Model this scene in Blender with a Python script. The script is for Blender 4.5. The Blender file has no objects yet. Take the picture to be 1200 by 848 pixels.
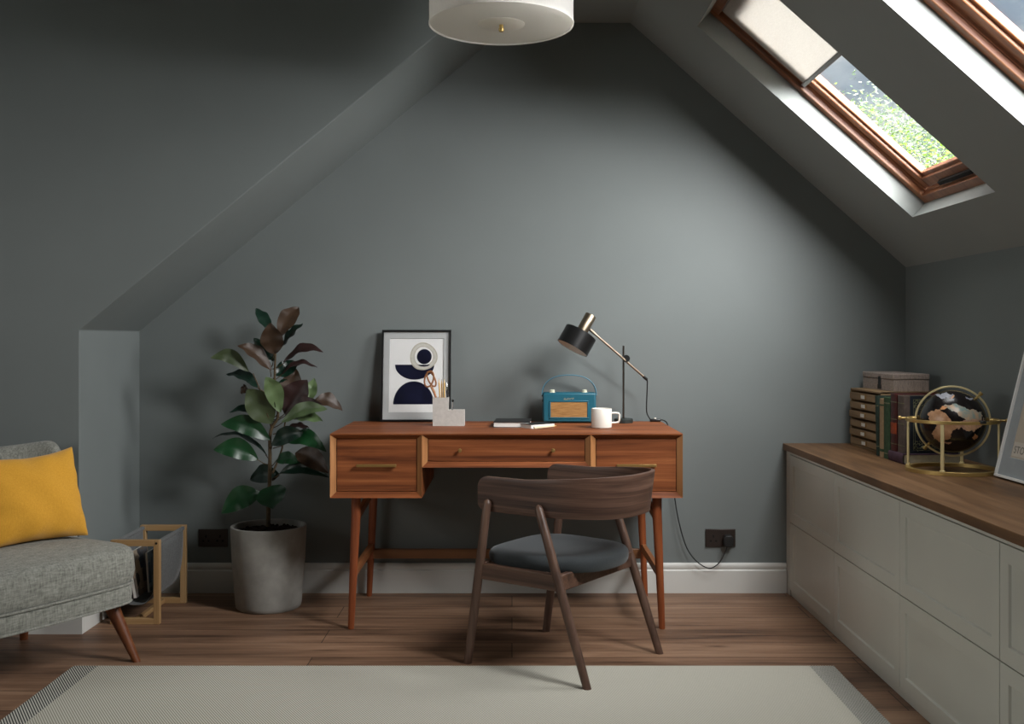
import bpy, bmesh, math, random
from mathutils import Vector, Matrix, Euler
random.seed(7)
C = bpy.context.scene.collection
F = 1224.0; CX, CY, CZ = 600.0, 397.0, 1.12
PI = math.pi


def at(px, py, d):
    """point at picture position px,py and distance d from the camera plane"""
    return Vector(((px-CX)*d/F, d, CZ-(py-CY)*d/F))


def lin(c):
    def f(v):
        v /= 255.0
        return v/12.92 if v <= .04045 else ((v+.055)/1.055)**2.4
    return tuple(f(v) for v in c[:3]) + (1.0,)


# ---------------------------------------------------------------- mesh builder
class MB:
    def __init__(s):
        s.bm = bmesh.new(); s.mi = 0

    def face(s, vs):
        try:
            f = s.bm.faces.new(vs); f.material_index = s.mi; return f
        except ValueError:
            return None

    def poly(s, pts):
        return s.face([s.bm.verts.new(p) for p in pts])

    def box(s, x0, x1, y0, y1, z0, z1, M=None):
        ps = [Vector((x, y, z)) for z in (z0, z1) for y in (y0, y1) for x in (x0, x1)]
        if M is not None: ps = [M @ p for p in ps]
        v = [s.bm.verts.new(p) for p in ps]
        for q in ((0, 2, 3, 1), (4, 5, 7, 6), (0, 1, 5, 4), (2, 6, 7, 3), (0, 4, 6, 2), (1, 3, 7, 5)):
            s.face([v[i] for i in q])
        return s

    def prism(s, poly, h0, h1, M=None):
        """poly in local xy, extruded local z h0..h1, M maps local to target"""
        M = M or Matrix()
        a = [s.bm.verts.new(M @ Vector((x, y, h0))) for x, y in poly]
        b = [s.bm.verts.new(M @ Vector((x, y, h1))) for x, y in poly]
        s.face(a[::-1]); s.face(b)
        n = len(poly)
        for i in range(n):
            j = (i+1) % n
            s.face([a[i], a[j], b[j], b[i]])
        return s

    def lathe(s, prof, seg=32, M=None, close=False):
        M = M or Matrix()
        rings = []
        for r, z in prof:
            if r < 1e-6:
                rings.append([s.bm.verts.new(M @ Vector((0, 0, z)))])
            else:
                rings.append([s.bm.verts.new(M @ Vector((r*math.cos(2*PI*k/seg), r*math.sin(2*PI*k/seg), z))) for k in range(seg)])
        if close: rings.append(rings[0])
        for A, B in zip(rings, rings[1:]):
            if len(A) == 1 and len(B) == 1: continue
            for k in range(seg):
                l = (k+1) % seg
                if len(A) == 1: s.face([A[0], B[l], B[k]])
                elif len(B) == 1: s.face([A[k], A[l], B[0]])
                else: s.face([A[k], A[l], B[l], B[k]])
        return s

    def tube(s, pts, rad, seg=12, closed=False, cap=True, squash=1.0):
        pts = [Vector(p) for p in pts]
        n = len(pts)
        if not hasattr(rad, '__len__'): rad = [rad]*n
        rings = []
        up = None
        for i, p in enumerate(pts):
            if closed: t = pts[(i+1) % n]-pts[i-1]
            else: t = pts[min(i+1, n-1)]-pts[max(i-1, 0)]
            t.normalize()
            if up is None:
                up = t.orthogonal().normalized()
                if abs(t.z) < .9: up = (Vector((0, 0, 1))-t*t.z).normalized()
            else:
                up = (up-t*up.dot(t)).normalized()
            sd = t.cross(up)
            rings.append([s.bm.verts.new(p+(up*math.cos(2*PI*k/seg)+sd*squash*math.sin(2*PI*k/seg))*rad[i]) for k in range(seg)])
        m = n if closed else n-1
        for i in range(m):
            A, B = rings[i], rings[(i+1) % n]
            for k in range(seg):
                l = (k+1) % seg
                s.face([A[k], A[l], B[l], B[k]])
        if cap and not closed:
            s.face(rings[0][::-1]); s.face(rings[-1])
        return s

    def ball(s, c, r, seg=16, rings=10):
        prof = [(r*math.sin(PI*i/rings), -r*math.cos(PI*i/rings)) for i in range(rings+1)]
        return s.lathe(prof, seg, Matrix.Translation(c))

    def grid(s, fn, nu, nv, closeu=False):
        V = [[s.bm.verts.new(fn(i/(nu if closeu else nu-1), j/(nv-1))) for j in range(nv)] for i in range(nu)]
        for i in range(nu if closeu else nu-1):
            for j in range(nv-1):
                a = (i+1) % nu
                s.face([V[i][j], V[a][j], V[a][j+1], V[i][j+1]])
        return V

    def loft(s, loops, cap0=True, cap1=True):
        R = [[s.bm.verts.new(p) for p in L] for L in loops]
        n = len(R[0])
        for A, B in zip(R, R[1:]):
            for k in range(n):
                l = (k+1) % n
                s.face([A[k], A[l], B[l], B[k]])
        if cap0: s.face(R[0][::-1])
        if cap1: s.face(R[-1])
        return s


MAT = {}
WORLD_M = {}


def mtx(o):
    return WORLD_M.get(o.name, Matrix())


def obj(name, mb, mats, parent=None, world=False, bevel=0, smooth=True, solid=0, subsurf=0, normals=True, seg=2):
    """link ONE mesh object; world=True: mesh was built in world space and is moved into the thing's frame"""
    if normals: bmesh.ops.recalc_face_normals(mb.bm, faces=mb.bm.faces)
    M = Matrix()
    if parent is not None:
        M = mtx(parent)
        if world: bmesh.ops.transform(mb.bm, matrix=M.inverted(), verts=mb.bm.verts)
    me = bpy.data.meshes.new(name); mb.bm.to_mesh(me); mb.bm.free()
    for m in (mats if isinstance(mats, (list, tuple)) else [mats]): me.materials.append(m)
    if smooth:
        me.shade_smooth(); me.set_sharp_from_angle(angle=math.radians(38))
    o = bpy.data.objects.new(name, me); C.objects.link(o)
    if parent is not None: o.parent = parent
    WORLD_M[o.name] = M.copy()
    if solid:
        m = o.modifiers.new('solid', 'SOLIDIFY'); m.thickness = solid; m.offset = 0
    if subsurf:
        m = o.modifiers.new('sub', 'SUBSURF'); m.levels = subsurf; m.render_levels = subsurf
    if bevel:
        m = o.modifiers.new('bev', 'BEVEL'); m.width = bevel; m.segments = seg; m.limit_method = 'ANGLE'; m.angle_limit = math.radians(40)
        m.harden_normals = False
    return o


def thing(name, label, cat, M=None, group=None):
    o = bpy.data.objects.new(name, None); C.objects.link(o)
    if M is None: M = Matrix()
    if not isinstance(M, Matrix): M = Matrix.Translation(Vector(M))
    o.matrix_basis = M; o.empty_display_size = .05
    WORLD_M[o.name] = M.copy()
    return tag(o, label, cat, group)


def tag(o, label, cat, group=None):
    o['label'] = label; o['category'] = cat
    if group: o['group'] = group
    return o


def struct(name, mb, mats, parent=None, **k):
    o = obj(name, mb, mats, parent, **k)
    if parent is None: o['kind'] = 'structure'
    return o


# ---------------------------------------------------------------- materials
def nt(name):
    m = bpy.data.materials.new(name); m.use_nodes = True
    t = m.node_tree; b = t.nodes['Principled BSDF']
    return m, t, b


def N(t, kind, **k):
    n = t.nodes.new(kind)
    for a, v in k.items(): setattr(n, a, v)
    return n


def coords(t, scale=(1, 1, 1), kind='Object', rot=(0, 0, 0)):
    tc = N(t, 'ShaderNodeTexCoord'); mp = N(t, 'ShaderNodeMapping')
    mp.inputs['Scale'].default_value = scale; mp.inputs['Rotation'].default_value = rot
    t.links.new(tc.outputs[kind], mp.inputs['Vector'])
    return mp.outputs['Vector']


def ramp(t, fac, stops):
    r = N(t, 'ShaderNodeValToRGB'); e = r.color_ramp.elements
    while len(e) < len(stops): e.new(.5)
    for x, (p, c) in zip(e, stops): x.position = p; x.color = c
    t.links.new(fac, r.inputs['Fac'])
    return r.outputs['Color']


def noise(t, vec, scale, detail=4, rough=.55, dist=0):
    n = N(t, 'ShaderNodeTexNoise'); n.inputs['Scale'].default_value = scale
    n.inputs['Detail'].default_value = detail; n.inputs['Roughness'].default_value = rough
    n.inputs['Distortion'].default_value = dist
    t.links.new(vec, n.inputs['Vector'])
    return n.outputs['Fac']


def bump(t, b, h, strength=.2, dist=.002):
    n = N(t, 'ShaderNodeBump'); n.inputs['Strength'].default_value = strength; n.inputs['Distance'].default_value = dist
    t.links.new(h, n.inputs['Height']); t.links.new(n.outputs['Normal'], b.inputs['Normal'])


def mul(c, k): return tuple(min(1, v*k) for v in c[:3])+(1,)


def plain(name, rgb, rough=.5, metal=0, spec=.5, vary=.06, scale=12, bmp=0, stretch=(1, 1, 1)):
    m, t, b = nt(name)
    c = lin(rgb)
    n = noise(t, coords(t, stretch), scale)
    col = ramp(t, n, [(.3, mul(c, 1-vary)), (.7, mul(c, 1+vary))])
    t.links.new(col, b.inputs['Base Color'])
    b.inputs['Roughness'].default_value = rough; b.inputs['Metallic'].default_value = metal
    b.inputs['Specular IOR Level'].default_value = spec
    if bmp: bump(t, b, n, bmp)
    return m


def wood(name, dark, mid, light, axis='x', fine=60, broad=14, rough=.42, spec=.4, along=1.2, kind='Object'):
    m, t, b = nt(name)
    def sc(k): return {'x': (along, k, k), 'y': (k, along, k), 'z': (k, k, along)}[axis]
    n1 = noise(t, coords(t, sc(broad), kind), 1, 5, .6, .6)
    n2 = noise(t, coords(t, sc(fine), kind), 1, 4, .6, .2)
    mx = N(t, 'ShaderNodeMath', operation='MULTIPLY_ADD'); mx.inputs[1].default_value = .35
    t.links.new(n2, mx.inputs[0])
    m2 = N(t, 'ShaderNodeMath', operation='MULTIPLY'); m2.inputs[1].default_value = .65
    t.links.new(n1, m2.inputs[0]); t.links.new(m2.outputs[0], mx.inputs[2])
    col = ramp(t, mx.outputs[0], [(.34, lin(dark)), (.5, lin(mid)), (.66, lin(light))])
    t.links.new(col, b.inputs['Base Color'])
    b.inputs['Roughness'].default_value = rough; b.inputs['Specular IOR Level'].default_value = spec
    bump(t, b, n2, .08, .001)
    return m


def metal(name, rgb, rough=.3, metallic=1):
    return plain(name, rgb, rough, metallic, .5, .05, 40)


def paint(name, rgb, rough=.55, spec=.3):
    m, t, b = nt(name)
    c = lin(rgb)
    n = noise(t, coords(t), 2.5, 3)
    f = noise(t, coords(t), 180, 2)
    t.links.new(ramp(t, n, [(.3, mul(c, .97)), (.7, mul(c, 1.03))]), b.inputs['Base Color'])
    b.inputs['Roughness'].default_value = rough; b.inputs['Specular IOR Level'].default_value = spec
    bump(t, b, f, .06, .001)
    return m


def fabric(name, rgb, dark, scale=900, rough=.9, streak=1.0, vary=.5):
    """woven cloth: threads in two directions plus slubs"""
    m, t, b = nt(name)
    a = noise(t, coords(t, (scale*.5, scale*.08, scale*.5)), 1, 3, .7)
    c = noise(t, coords(t, (scale*.5, scale*.5, scale*.08)), 1, 3, .7)
    mx = N(t, 'ShaderNodeMath', operation='ADD'); t.links.new(a, mx.inputs[0]); t.links.new(c, mx.inputs[1])
    h = N(t, 'ShaderNodeMath', operation='MULTIPLY'); h.inputs[1].default_value = .5; t.links.new(mx.outputs[0], h.inputs[0])
    t.links.new(ramp(t, h.outputs[0], [(.5-.16*vary-.02, lin(dark)), (.5+.16*vary, lin(rgb))]), b.inputs['Base Color'])
    b.inputs['Roughness'].default_value = rough; b.inputs['Specular IOR Level'].default_value = .15
    b.inputs['Sheen Weight'].default_value = .15
    bump(t, b, h.outputs[0], .25, .0015)
    return m


WALL = paint('wall_paint', (115, 121, 120))
CEIL = paint('ceiling_paint', (142, 146, 143))
SKIRT = paint('skirting_paint', (208, 208, 203), .4, .45)
DESK = wood('desk_wood', (80, 40, 20), (132, 74, 40), (168, 104, 62), 'x', 80, 22, .55, .25)
DESKZ = wood('desk_leg_wood', (112, 56, 30), (142, 76, 42), (160, 92, 54), 'z', 70, 16)
DESKY = wood('desk_rail_wood', (112, 66, 36), (142, 88, 50), (160, 102, 62), 'y', 70, 16)
STRW = wood('stretcher_wood', (96, 62, 38), (122, 82, 52), (140, 98, 64), 'x', 70, 16)
EDGE = wood('desk_edge_wood', (140, 92, 54), (168, 116, 72), (186, 134, 88), 'z', 60, 10)
WALNUT = wood('walnut', (52, 36, 29), (88, 64, 52), (112, 84, 68), 'x', 80, 22)
WALNUTU = wood('walnut_band', (36, 24, 20), (84, 61, 50), (116, 88, 73), 'x', 90, 34, along=1.6, kind='UV')
WALNUTZ = wood('walnut_leg', (60, 44, 36), (86, 64, 53), (104, 80, 66), 'z', 90, 30)
OAK = wood('pale_oak', (150, 116, 76), (176, 140, 96), (192, 158, 114), 'z', 80, 20)
OAKX = wood('pale_oak_bar', (150, 116, 76), (176, 140, 96), (192, 158, 114), 'x', 80, 20)
OAKY = wood('pale_oak_rail', (150, 116, 76), (176, 140, 96), (192, 158, 114), 'y', 80, 20)
TOPW = wood('worktop_wood', (66, 46, 28), (108, 78, 50), (134, 102, 72), 'y', 40, 9, .5)
WINW = wood('window_wood', (96, 56, 36), (132, 84, 56), (156, 106, 74), 'x', 70, 16, .35)
WINWY = wood('window_wood_cross', (96, 56, 36), (132, 84, 56), (156, 106, 74), 'y', 70, 16, .35)
TEAK = wood('brown_leg_wood', (82, 42, 22), (112, 64, 36), (130, 80, 48), 'z', 60, 14)
CHESTW = wood('chest_wood', (104, 82, 56), (140, 114, 82), (160, 134, 100), 'y', 60, 14, .6)
BRASS = metal('brass', (190, 162, 102), .38, .75)
BRASSP = metal('pale_brass', (222, 206, 156), .42, .6)
AGED = metal('aged_brass', (150, 118, 68), .42, .6)
NICKEL = metal('brushed_nickel', (150, 137, 118), .38)
STEEL = metal('steel', (190, 192, 192), .2)
GUN = metal('gunmetal', (92, 84, 76), .35)
BLACK = plain('black_paint', (20, 20, 20), .35, 0, .5)
BLACKM = plain('black_matt', (30, 31, 31), .5, 0, .4)
DARKGREEN = plain('dark_iron', (44, 50, 48), .5, 0, .4)
CORD = plain('black_cord', (22, 22, 22), .6)
WHITE = plain('white_glaze', (232, 228, 218), .25, 0, .5, .02)
PAPER = plain('paper', (222, 220, 214), .8, 0, .2, .03, 30)
ARTP = plain('art_paper', (246, 246, 244), .8, 0, .2, .02, 30)
MATT = plain('mount_board', (196, 198, 197), .8, 0, .2, .03, 30)
NAVY = plain('navy_print', (24, 26, 48), .85, 0, .1, .35, 14)
CREAM = plain('cream_print', (198, 192, 176), .85, 0, .1, .2, 60)
TEAL = plain('teal_leathercloth', (22, 90, 108), .42, 0, .5, .05, 200, .1)
TEALR = plain('pale_teal_edge', (96, 150, 172), .35, 0, .5)
GRILLE = None
CONC = plain('concrete', (150, 148, 142), .85, 0, .25, .14, 16, .1)
CONCP = plain('pale_concrete', (186, 182, 176), .85, 0, .25, .08, 60, .15)
SOIL = plain('soil', (38, 30, 24), .95, 0, .1, .6, 90, .9)
CABINET = paint('cabinet_paint', (208, 208, 198), .42, .4)
MUSTARD = fabric('mustard_cloth', (228, 170, 62), (210, 150, 48), 700, .85, 1, .9)
TWEED = fabric('grey_tweed', (160, 160, 151), (104, 105, 98), 360, .95, 1, .8)
SEATF = fabric('charcoal_cloth', (62, 66, 68), (50, 54, 56), 900, .8, 1, 1)
FELT = fabric('grey_felt', (112, 114, 114), (92, 94, 94), 600)
BOXF = fabric('grey_brown_linen', (158, 143, 133), (120, 108, 100), 700)
DIFF = plain('white_diffuser', (236, 232, 222), .6, 0, .3, .01)
def translucent(name, rgb, k):
    m = bpy.data.materials.new(name); m.use_nodes = True
    t = m.node_tree; t.nodes.clear()
    o = N(t, 'ShaderNodeOutputMaterial'); mx = N(t, 'ShaderNodeMixShader'); d = N(t, 'ShaderNodeBsdfDiffuse'); tr = N(t, 'ShaderNodeBsdfTranslucent')
    n = noise(t, coords(t, (300, 300, 60)), 1, 2); c = lin(rgb)
    for q in (d, tr): t.links.new(ramp(t, n, [(.3, mul(c, .97)), (.7, c)]), q.inputs[0])
    mx.inputs[0].default_value = k
    t.links.new(d.outputs[0], mx.inputs[1]); t.links.new(tr.outputs[0], mx.inputs[2]); t.links.new(mx.outputs[0], o.inputs[0])
    return m
SHADEW = translucent('white_shade_cloth', (252, 250, 246), .62)
SHADEC = translucent('centre_disc_white', (255, 253, 248), .85)
SHADED = translucent('white_shade_diffuser', (252, 249, 240), .62)
SOCK = plain('bronze_plate', (58, 50, 46), .35, .4, .5)
HOLE = plain('dark_hole', (8, 8, 8), .9)
CREAMKNOB = plain('ivory_knob', (214, 214, 190), .35)
PENCILW = plain('pencil_wood', (206, 168, 104), .6)
COPPER = metal('copper', (150, 100, 62), .45, .4)
ORANGEW = plain('pencil_tip', (222, 196, 150), .7)
GRAPH = plain('graphite', (40, 40, 44), .5)
SASHBAR = metal('grey_bar', (150, 150, 148), .4, .4)


def floor_mat():
    m, t, b = nt('oak_floor')
    v = coords(t)
    br = N(t, 'ShaderNodeTexBrick'); br.offset = .37; br.offset_frequency = 2
    br.inputs['Scale'].default_value = 1; br.inputs['Brick Width'].default_value = 1.9; br.inputs['Row Height'].default_value = .175
    br.inputs['Mortar Size'].default_value = .0016; br.inputs['Mortar Smooth'].default_value = .1
    br.inputs['Color1'].default_value = (.25, .25, .25, 1); br.inputs['Color2'].default_value = (.75, .75, .75, 1); br.inputs['Mortar'].default_value = (0, 0, 0, 1)
    t.links.new(v, br.inputs['Vector'])
    n1 = noise(t, coords(t, (.9, 9, 9)), 1, 6, .6, .8)
    n2 = noise(t, coords(t, (2, 60, 60)), 1, 5, .65, .3)
    kn = noise(t, coords(t, (2.2, 9, 9)), 1.0, 2, .5, .2)
    a = N(t, 'ShaderNodeMath', operation='MULTIPLY_ADD'); a.inputs[1].default_value = .5
    t.links.new(n1, a.inputs[0])
    b2 = N(t, 'ShaderNodeMath', operation='MULTIPLY'); b2.inputs[1].default_value = .3; t.links.new(n2, b2.inputs[0])
    t.links.new(b2.outputs[0], a.inputs[2])
    c2 = N(t, 'ShaderNodeMath', operation='MULTIPLY_ADD'); c2.inputs[1].default_value = .26
    sep = N(t, 'ShaderNodeSeparateColor'); t.links.new(br.outputs['Color'], sep.inputs['Color'])
    t.links.new(sep.outputs[0], c2.inputs[0]); t.links.new(a.outputs[0], c2.inputs[2])
    col = ramp(t, c2.outputs[0], [(.37, lin((70, 50, 38))), (.52, lin((132, 101, 79))), (.68, lin((166, 134, 108)))])
    kr = ramp(t, kn, [(.24, (.35, .3, .28, 1)), (.3, (1, 1, 1, 1))])
    mk = N(t, 'ShaderNodeMix', data_type='RGBA', blend_type='MULTIPLY'); mk.inputs['Factor'].default_value = 1
    t.links.new(col, mk.inputs['A']); t.links.new(kr, mk.inputs['B'])
    mm = N(t, 'ShaderNodeMix', data_type='RGBA'); mm.inputs['B'].default_value = lin((38, 28, 22))
    t.links.new(br.outputs['Fac'], mm.inputs['Factor']); t.links.new(mk.outputs['Result'], mm.inputs['A'])
    t.links.new(mm.outputs['Result'], b.inputs['Base Color'])
    b.inputs['Roughness'].default_value = .5; b.inputs['Specular IOR Level'].default_value = .35
    bump(t, b, n2, .12, .001)
    return m


def weave_mat(name, a, bcol, period, slant=1, duty=.5):
    """flat-woven rug: short slanting stitches"""
    m, t, b = nt(name)
    v = coords(t)
    sx = N(t, 'ShaderNodeSeparateXYZ'); t.links.new(v, sx.inputs[0])
    def lincomb(kx, ky):
        p = N(t, 'ShaderNodeMath', operation='MULTIPLY'); p.inputs[1].default_value = kx; t.links.new(sx.outputs[0], p.inputs[0])
        q = N(t, 'ShaderNodeMath', operation='MULTIPLY_ADD'); q.inputs[1].default_value = ky
        t.links.new(sx.outputs[1], q.inputs[0]); t.links.new(p.outputs[0], q.inputs[2])
        s = N(t, 'ShaderNodeMath', operation='SINE'); t.links.new(q.outputs[0], s.inputs[0])
        return s.outputs[0]
    w = 2*PI/period
    s1 = lincomb(w, slant*w*.62)
    r = N(t, 'ShaderNodeMath', operation='MULTIPLY_ADD'); r.inputs[1].default_value = .5; r.inputs[2].default_value = .5
    t.links.new(s1, r.inputs[0])
    t.links.new(ramp(t, r.outputs[0], [(duty-.2, lin(bcol)), (duty+.2, lin(a))]), b.inputs['Base Color'])
    b.inputs['Roughness'].default_value = .95; b.inputs['Specular IOR Level'].default_value = .1
    bump(t, b, r.outputs[0], .3, .001)
    return m


FLOORM = floor_mat()
RUGF = weave_mat('rug_field', (206, 203, 191), (152, 149, 136), .0082)
RUGB = weave_mat('rug_border', (202, 200, 190), (62, 64, 62), .0088)


def leafm(name, rgb, rough=.3):
    m, t, b = nt(name)
    c = lin(rgb)
    n = noise(t, coords(t), 9, 3)
    t.links.new(ramp(t, n, [(.3, mul(c, .75)), (.7, mul(c, 1.2))]), b.inputs['Base Color'])
    b.inputs['Roughness'].default_value = rough; b.inputs['Specular IOR Level'].default_value = .5 if rough < .55 else .1
    return m


LEAF = {'g': leafm('leaf_green', (16, 54, 26), .34), 'd': leafm('leaf_dark_green', (10, 38, 26), .34), 'l': leafm('leaf_light_green', (92, 112, 74), .4),
        'o': leafm('leaf_olive', (62, 74, 46), .45), 'b': leafm('leaf_bronze', (56, 38, 22), .5), 'm': leafm('leaf_maroon', (42, 20, 17), .5)}
STEM = plain('stem', (78, 64, 44), .7, 0, .3, .2, 40)


def glass_mat():
    m = bpy.data.materials.new('window_glass'); m.use_nodes = True
    t = m.node_tree; t.nodes.clear()
    o = N(t, 'ShaderNodeOutputMaterial'); mx = N(t, 'ShaderNodeMixShader'); tr = N(t, 'ShaderNodeBsdfTransparent'); gl = N(t, 'ShaderNodeBsdfGlossy')
    tr.inputs[0].default_value = (.95, .95, .95, 1); gl.inputs['Roughness'].default_value = .02
    mx.inputs[0].default_value = .03
    t.links.new(tr.outputs[0], mx.inputs[1]); t.links.new(gl.outputs[0], mx.inputs[2]); t.links.new(mx.outputs[0], o.inputs[0])
    return m


GLASS = glass_mat()


def blind_mat():
    m = bpy.data.materials.new('blind_cloth'); m.use_nodes = True
    t = m.node_tree; t.nodes.clear()
    o = N(t, 'ShaderNodeOutputMaterial'); mx = N(t, 'ShaderNodeMixShader'); d = N(t, 'ShaderNodeBsdfDiffuse'); tr = N(t, 'ShaderNodeBsdfTranslucent')
    n = noise(t, coords(t, (500, 60, 60)), 1, 2)
    t.links.new(ramp(t, n, [(.3, (.72, .70, .66, 1)), (.7, (.8, .78, .74, 1))]), d.inputs[0])
    t.links.new(ramp(t, n, [(.3, (.38, .37, .35, 1)), (.7, (.42, .41, .39, 1))]), tr.inputs[0])
    mx.inputs[0].default_value = BLIND_T
    t.links.new(d.outputs[0], mx.inputs[1]); t.links.new(tr.outputs[0], mx.inputs[2]); t.links.new(mx.outputs[0], o.inputs[0])
    return m


BLIND_T = .5
BLIND = blind_mat()

# ---------------------------------------------------------------- the room
YB = 4.62           # back wall
YA = 3.98           # face of the wall that forms the alcove
XL = -1.648         # return of the alcove
XR = 1.741
ZC = 2.517
ZE = 1.437          # eaves of the right slope
XRG = .523
YF = -1.6; XW = -3.2
SL = (ZC-ZE)/(XR-XRG)
TH = math.atan(SL)

mb = MB(); mb.box(XW, XR+.1, YF, YB+.1, -.12, 0); struct('floor', mb, FLOORM)
mb = MB(); mb.prism([(XL-.15, 0), (XR+.1, 0), (XR+.1, ZE+.02), (XRG, ZC+.12), (.0, ZC+.12), (XL-.15, 1.03)], 0, .1,
                    Matrix(((1, 0, 0, 0), (0, 0, 1, YB), (0, 1, 0, 0), (0, 0, 0, 1))))
struct('wall_back', mb, WALL, smooth=False)
# alcove wall: big left face, its return and the sloping soffit, one solid
mb = MB(); mb.prism([(XW, 0), (XL, 0), (XL, 1.154), (.004, ZC), (.004, ZC+.05), (XW, ZC+.05)], 0, YB-YA+.02,
                    Matrix(((1, 0, 0, 0), (0, 0, 1, YA), (0, 1, 0, 0), (0, 0, 0, 1))))
struct('wall_alcove', mb, WALL, bevel=.004, smooth=False)
LWY0, LWY1, LWZ0, LWZ1 = .5, 2.7, .85, 2.15
mb = MB()
mb.box(XW-.1, XW, YF, LWY0, 0, ZC); mb.box(XW-.1, XW, LWY1, YA, 0, ZC); mb.box(XW-.1, XW, LWY0, LWY1, 0, LWZ0); mb.box(XW-.1, XW, LWY0, LWY1, LWZ1, ZC)
struct('wall_left', mb, WALL, smooth=False)
mb = MB(); mb.box(XR, XR+.1, YF, YB, 0, ZE+.02); struct('wall_right', mb, WALL, smooth=False)
mb = MB(); mb.box(XW, XR, YF-.1, YF, 0, ZC); struct('wall_front', mb, WALL, smooth=False)
# ceiling: flat strip, right slope with two skylight openings and their reveals
WX0, WX1 = .723, 1.5625
WINY = [(3.377, 4.075), (2.21, 2.912)]
def zs(x): return ZC-SL*(x-XRG)
nrm = Vector((math.sin(TH), 0, math.cos(TH)))
mb = MB()
mb.poly([(XW, YF, ZC), (XRG, YF, ZC), (XRG, YB, ZC), (XW, YB, ZC)])
ys = [YF, 2.21, 2.912, 3.377, 4.075, YB]; xs = [XRG, WX0, WX1, XR]
RD = .14
for i in range(5):
    for j in range(3):
        hole = j == 1 and (ys[i], ys[i+1]) in [(a, b) for a, b in WINY]
        q = [Vector((xs[j], ys[i], zs(xs[j]))), Vector((xs[j+1], ys[i], zs(xs[j+1]))), Vector((xs[j+1], ys[i+1], zs(xs[j+1]))), Vector((xs[j], ys[i+1], zs(xs[j])))]
        if not hole: mb.poly(q)
        else:
            for k in range(4):
                a, b = q[k], q[(k+1) % 4]
                mb.poly([a, b, b+nrm*RD, a+nrm*RD])
struct('ceiling', mb, CEIL, smooth=False, normals=False)

def baseboard(mb, M, L, H=.131, T=.017):
    prof = [(0, 0), (T, 0), (T, .098), (T-.003, .1), (T-.006, .104), (T-.003, .109), (T-.003, .124), (T-.008, .131), (0, .131)]
    # profile in (out, up), swept along local x
    a = [mb.bm.verts.new(M @ Vector((0, -o, z))) for o, z in prof]
    b = [mb.bm.verts.new(M @ Vector((L, -o, z))) for o, z in prof]
    mb.face(a[::-1]); mb.face(b)
    for i in range(len(prof)):
        j = (i+1) % len(prof); mb.face([a[i], a[j], b[j], b[i]])
mb = MB(); baseboard(mb, Matrix.Translation((XL, YB, 0)), XR-XL-.53); struct('baseboard_back', mb, SKIRT)
mb = MB(); baseboard(mb, Matrix.Translation((XW, YA, 0)), XL-XW+.017)
baseboard(mb, Matrix.Translation((XL, YA+.0005, 0)) @ Matrix.Rotation(PI/2, 4, 'Z'), YB-YA-.001)
struct('baseboard_alcove', mb, SKIRT)

# skylights: local x runs down the slope, y along the room, z outwards
LEN = (WX1-WX0)/math.cos(TH)
def ringframe(mb, u0, u1, v0, v1, w, z0, z1):
    mb.box(u0, u1, v0, v0+w, z0, z1); mb.box(u0, u1, v1-w, v1, z0, z1)
    mb.box(u0, u0+w, v0+w, v1-w, z0, z1); mb.box(u1-w, u1, v0+w, v1-w, z0, z1)
for i, (ya, yb) in enumerate(WINY):
    M = Matrix.Translation((WX0, ya, zs(WX0))) @ Matrix.Rotation(TH, 4, 'Y')
    W = yb-ya
    e = bpy.data.objects.new('window_%d' % (i+1), None); C.objects.link(e); e.matrix_basis = M; e['kind'] = 'structure'; WORLD_M[e.name] = M
    mb = MB(); ringframe(mb, -.001, LEN+.001, -.001, W+.001, .036, .072, .142); ringframe(mb, .03, LEN-.03, .03, W-.03, .012, .092, .142)
    obj('window_frame', mb, WINW, e, bevel=.003)
    mb = MB(); s0 = .046; ringframe(mb, s0, LEN-s0, s0, W-s0, .046, .098, .136); ringframe(mb, s0+.006, LEN-s0-.006, s0+.006, W-s0-.006, .056, .110, .136)
    sash = obj('sash', mb, WINW, e, bevel=.004)
    mb = MB(); mb.box(s0+.04, LEN-s0-.04, s0+.04, W-s0-.04, .124, .127); obj('glass', mb, GLASS, e)
    mb = MB(); mb.box(LEN-.062, LEN-.044, W*.5-.14, W*.5+.14, .083, .1); obj('vent_handle', mb, HOLE, sash, bevel=.003)

    pl = bpy.data.lights.new('daylight_portal', 'AREA'); pl.shape = 'RECTANGLE'; pl.size = LEN-.12; pl.size_y = W-.12; pl.cycles.is_portal = True
    po = bpy.data.objects.new('daylight_portal', pl); C.objects.link(po); po.matrix_basis = M @ Matrix.Translation((LEN/2, W/2, .145))

# added upright window in the left wall, out of view, put in for soft fill light
e = bpy.data.objects.new('window_3', None); C.objects.link(e); e['kind'] = 'structure'
M = Matrix(((0, 0, -1, XW-.05), (1, 0, 0, LWY0), (0, 1, 0, LWZ0), (0, 0, 0, 1))); e.matrix_basis = M; WORLD_M[e.name] = M
lw, lh = LWY1-LWY0, LWZ1-LWZ0
mb = MB(); ringframe(mb, 0, lw, 0, lh, .06, -.03, .03); mb.box(lw/2-.03, lw/2+.03, .06, lh-.06, -.03, .03); obj('window_frame', mb, SKIRT, e, bevel=.003)
mb = MB(); mb.box(.06, lw-.06, .06, lh-.06, -.002, .002); obj('glass', mb, GLASS, e)
pl = bpy.data.lights.new('daylight_portal', 'AREA'); pl.shape = 'RECTANGLE'; pl.size = lw; pl.size_y = lh; pl.cycles.is_portal = True
po = bpy.data.objects.new('daylight_portal', pl); C.objects.link(po); po.location = (XW-.1, LWY0+lw/2, LWZ0+lh/2); po.rotation_euler = (PI/2, 0, -PI/2)

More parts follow.
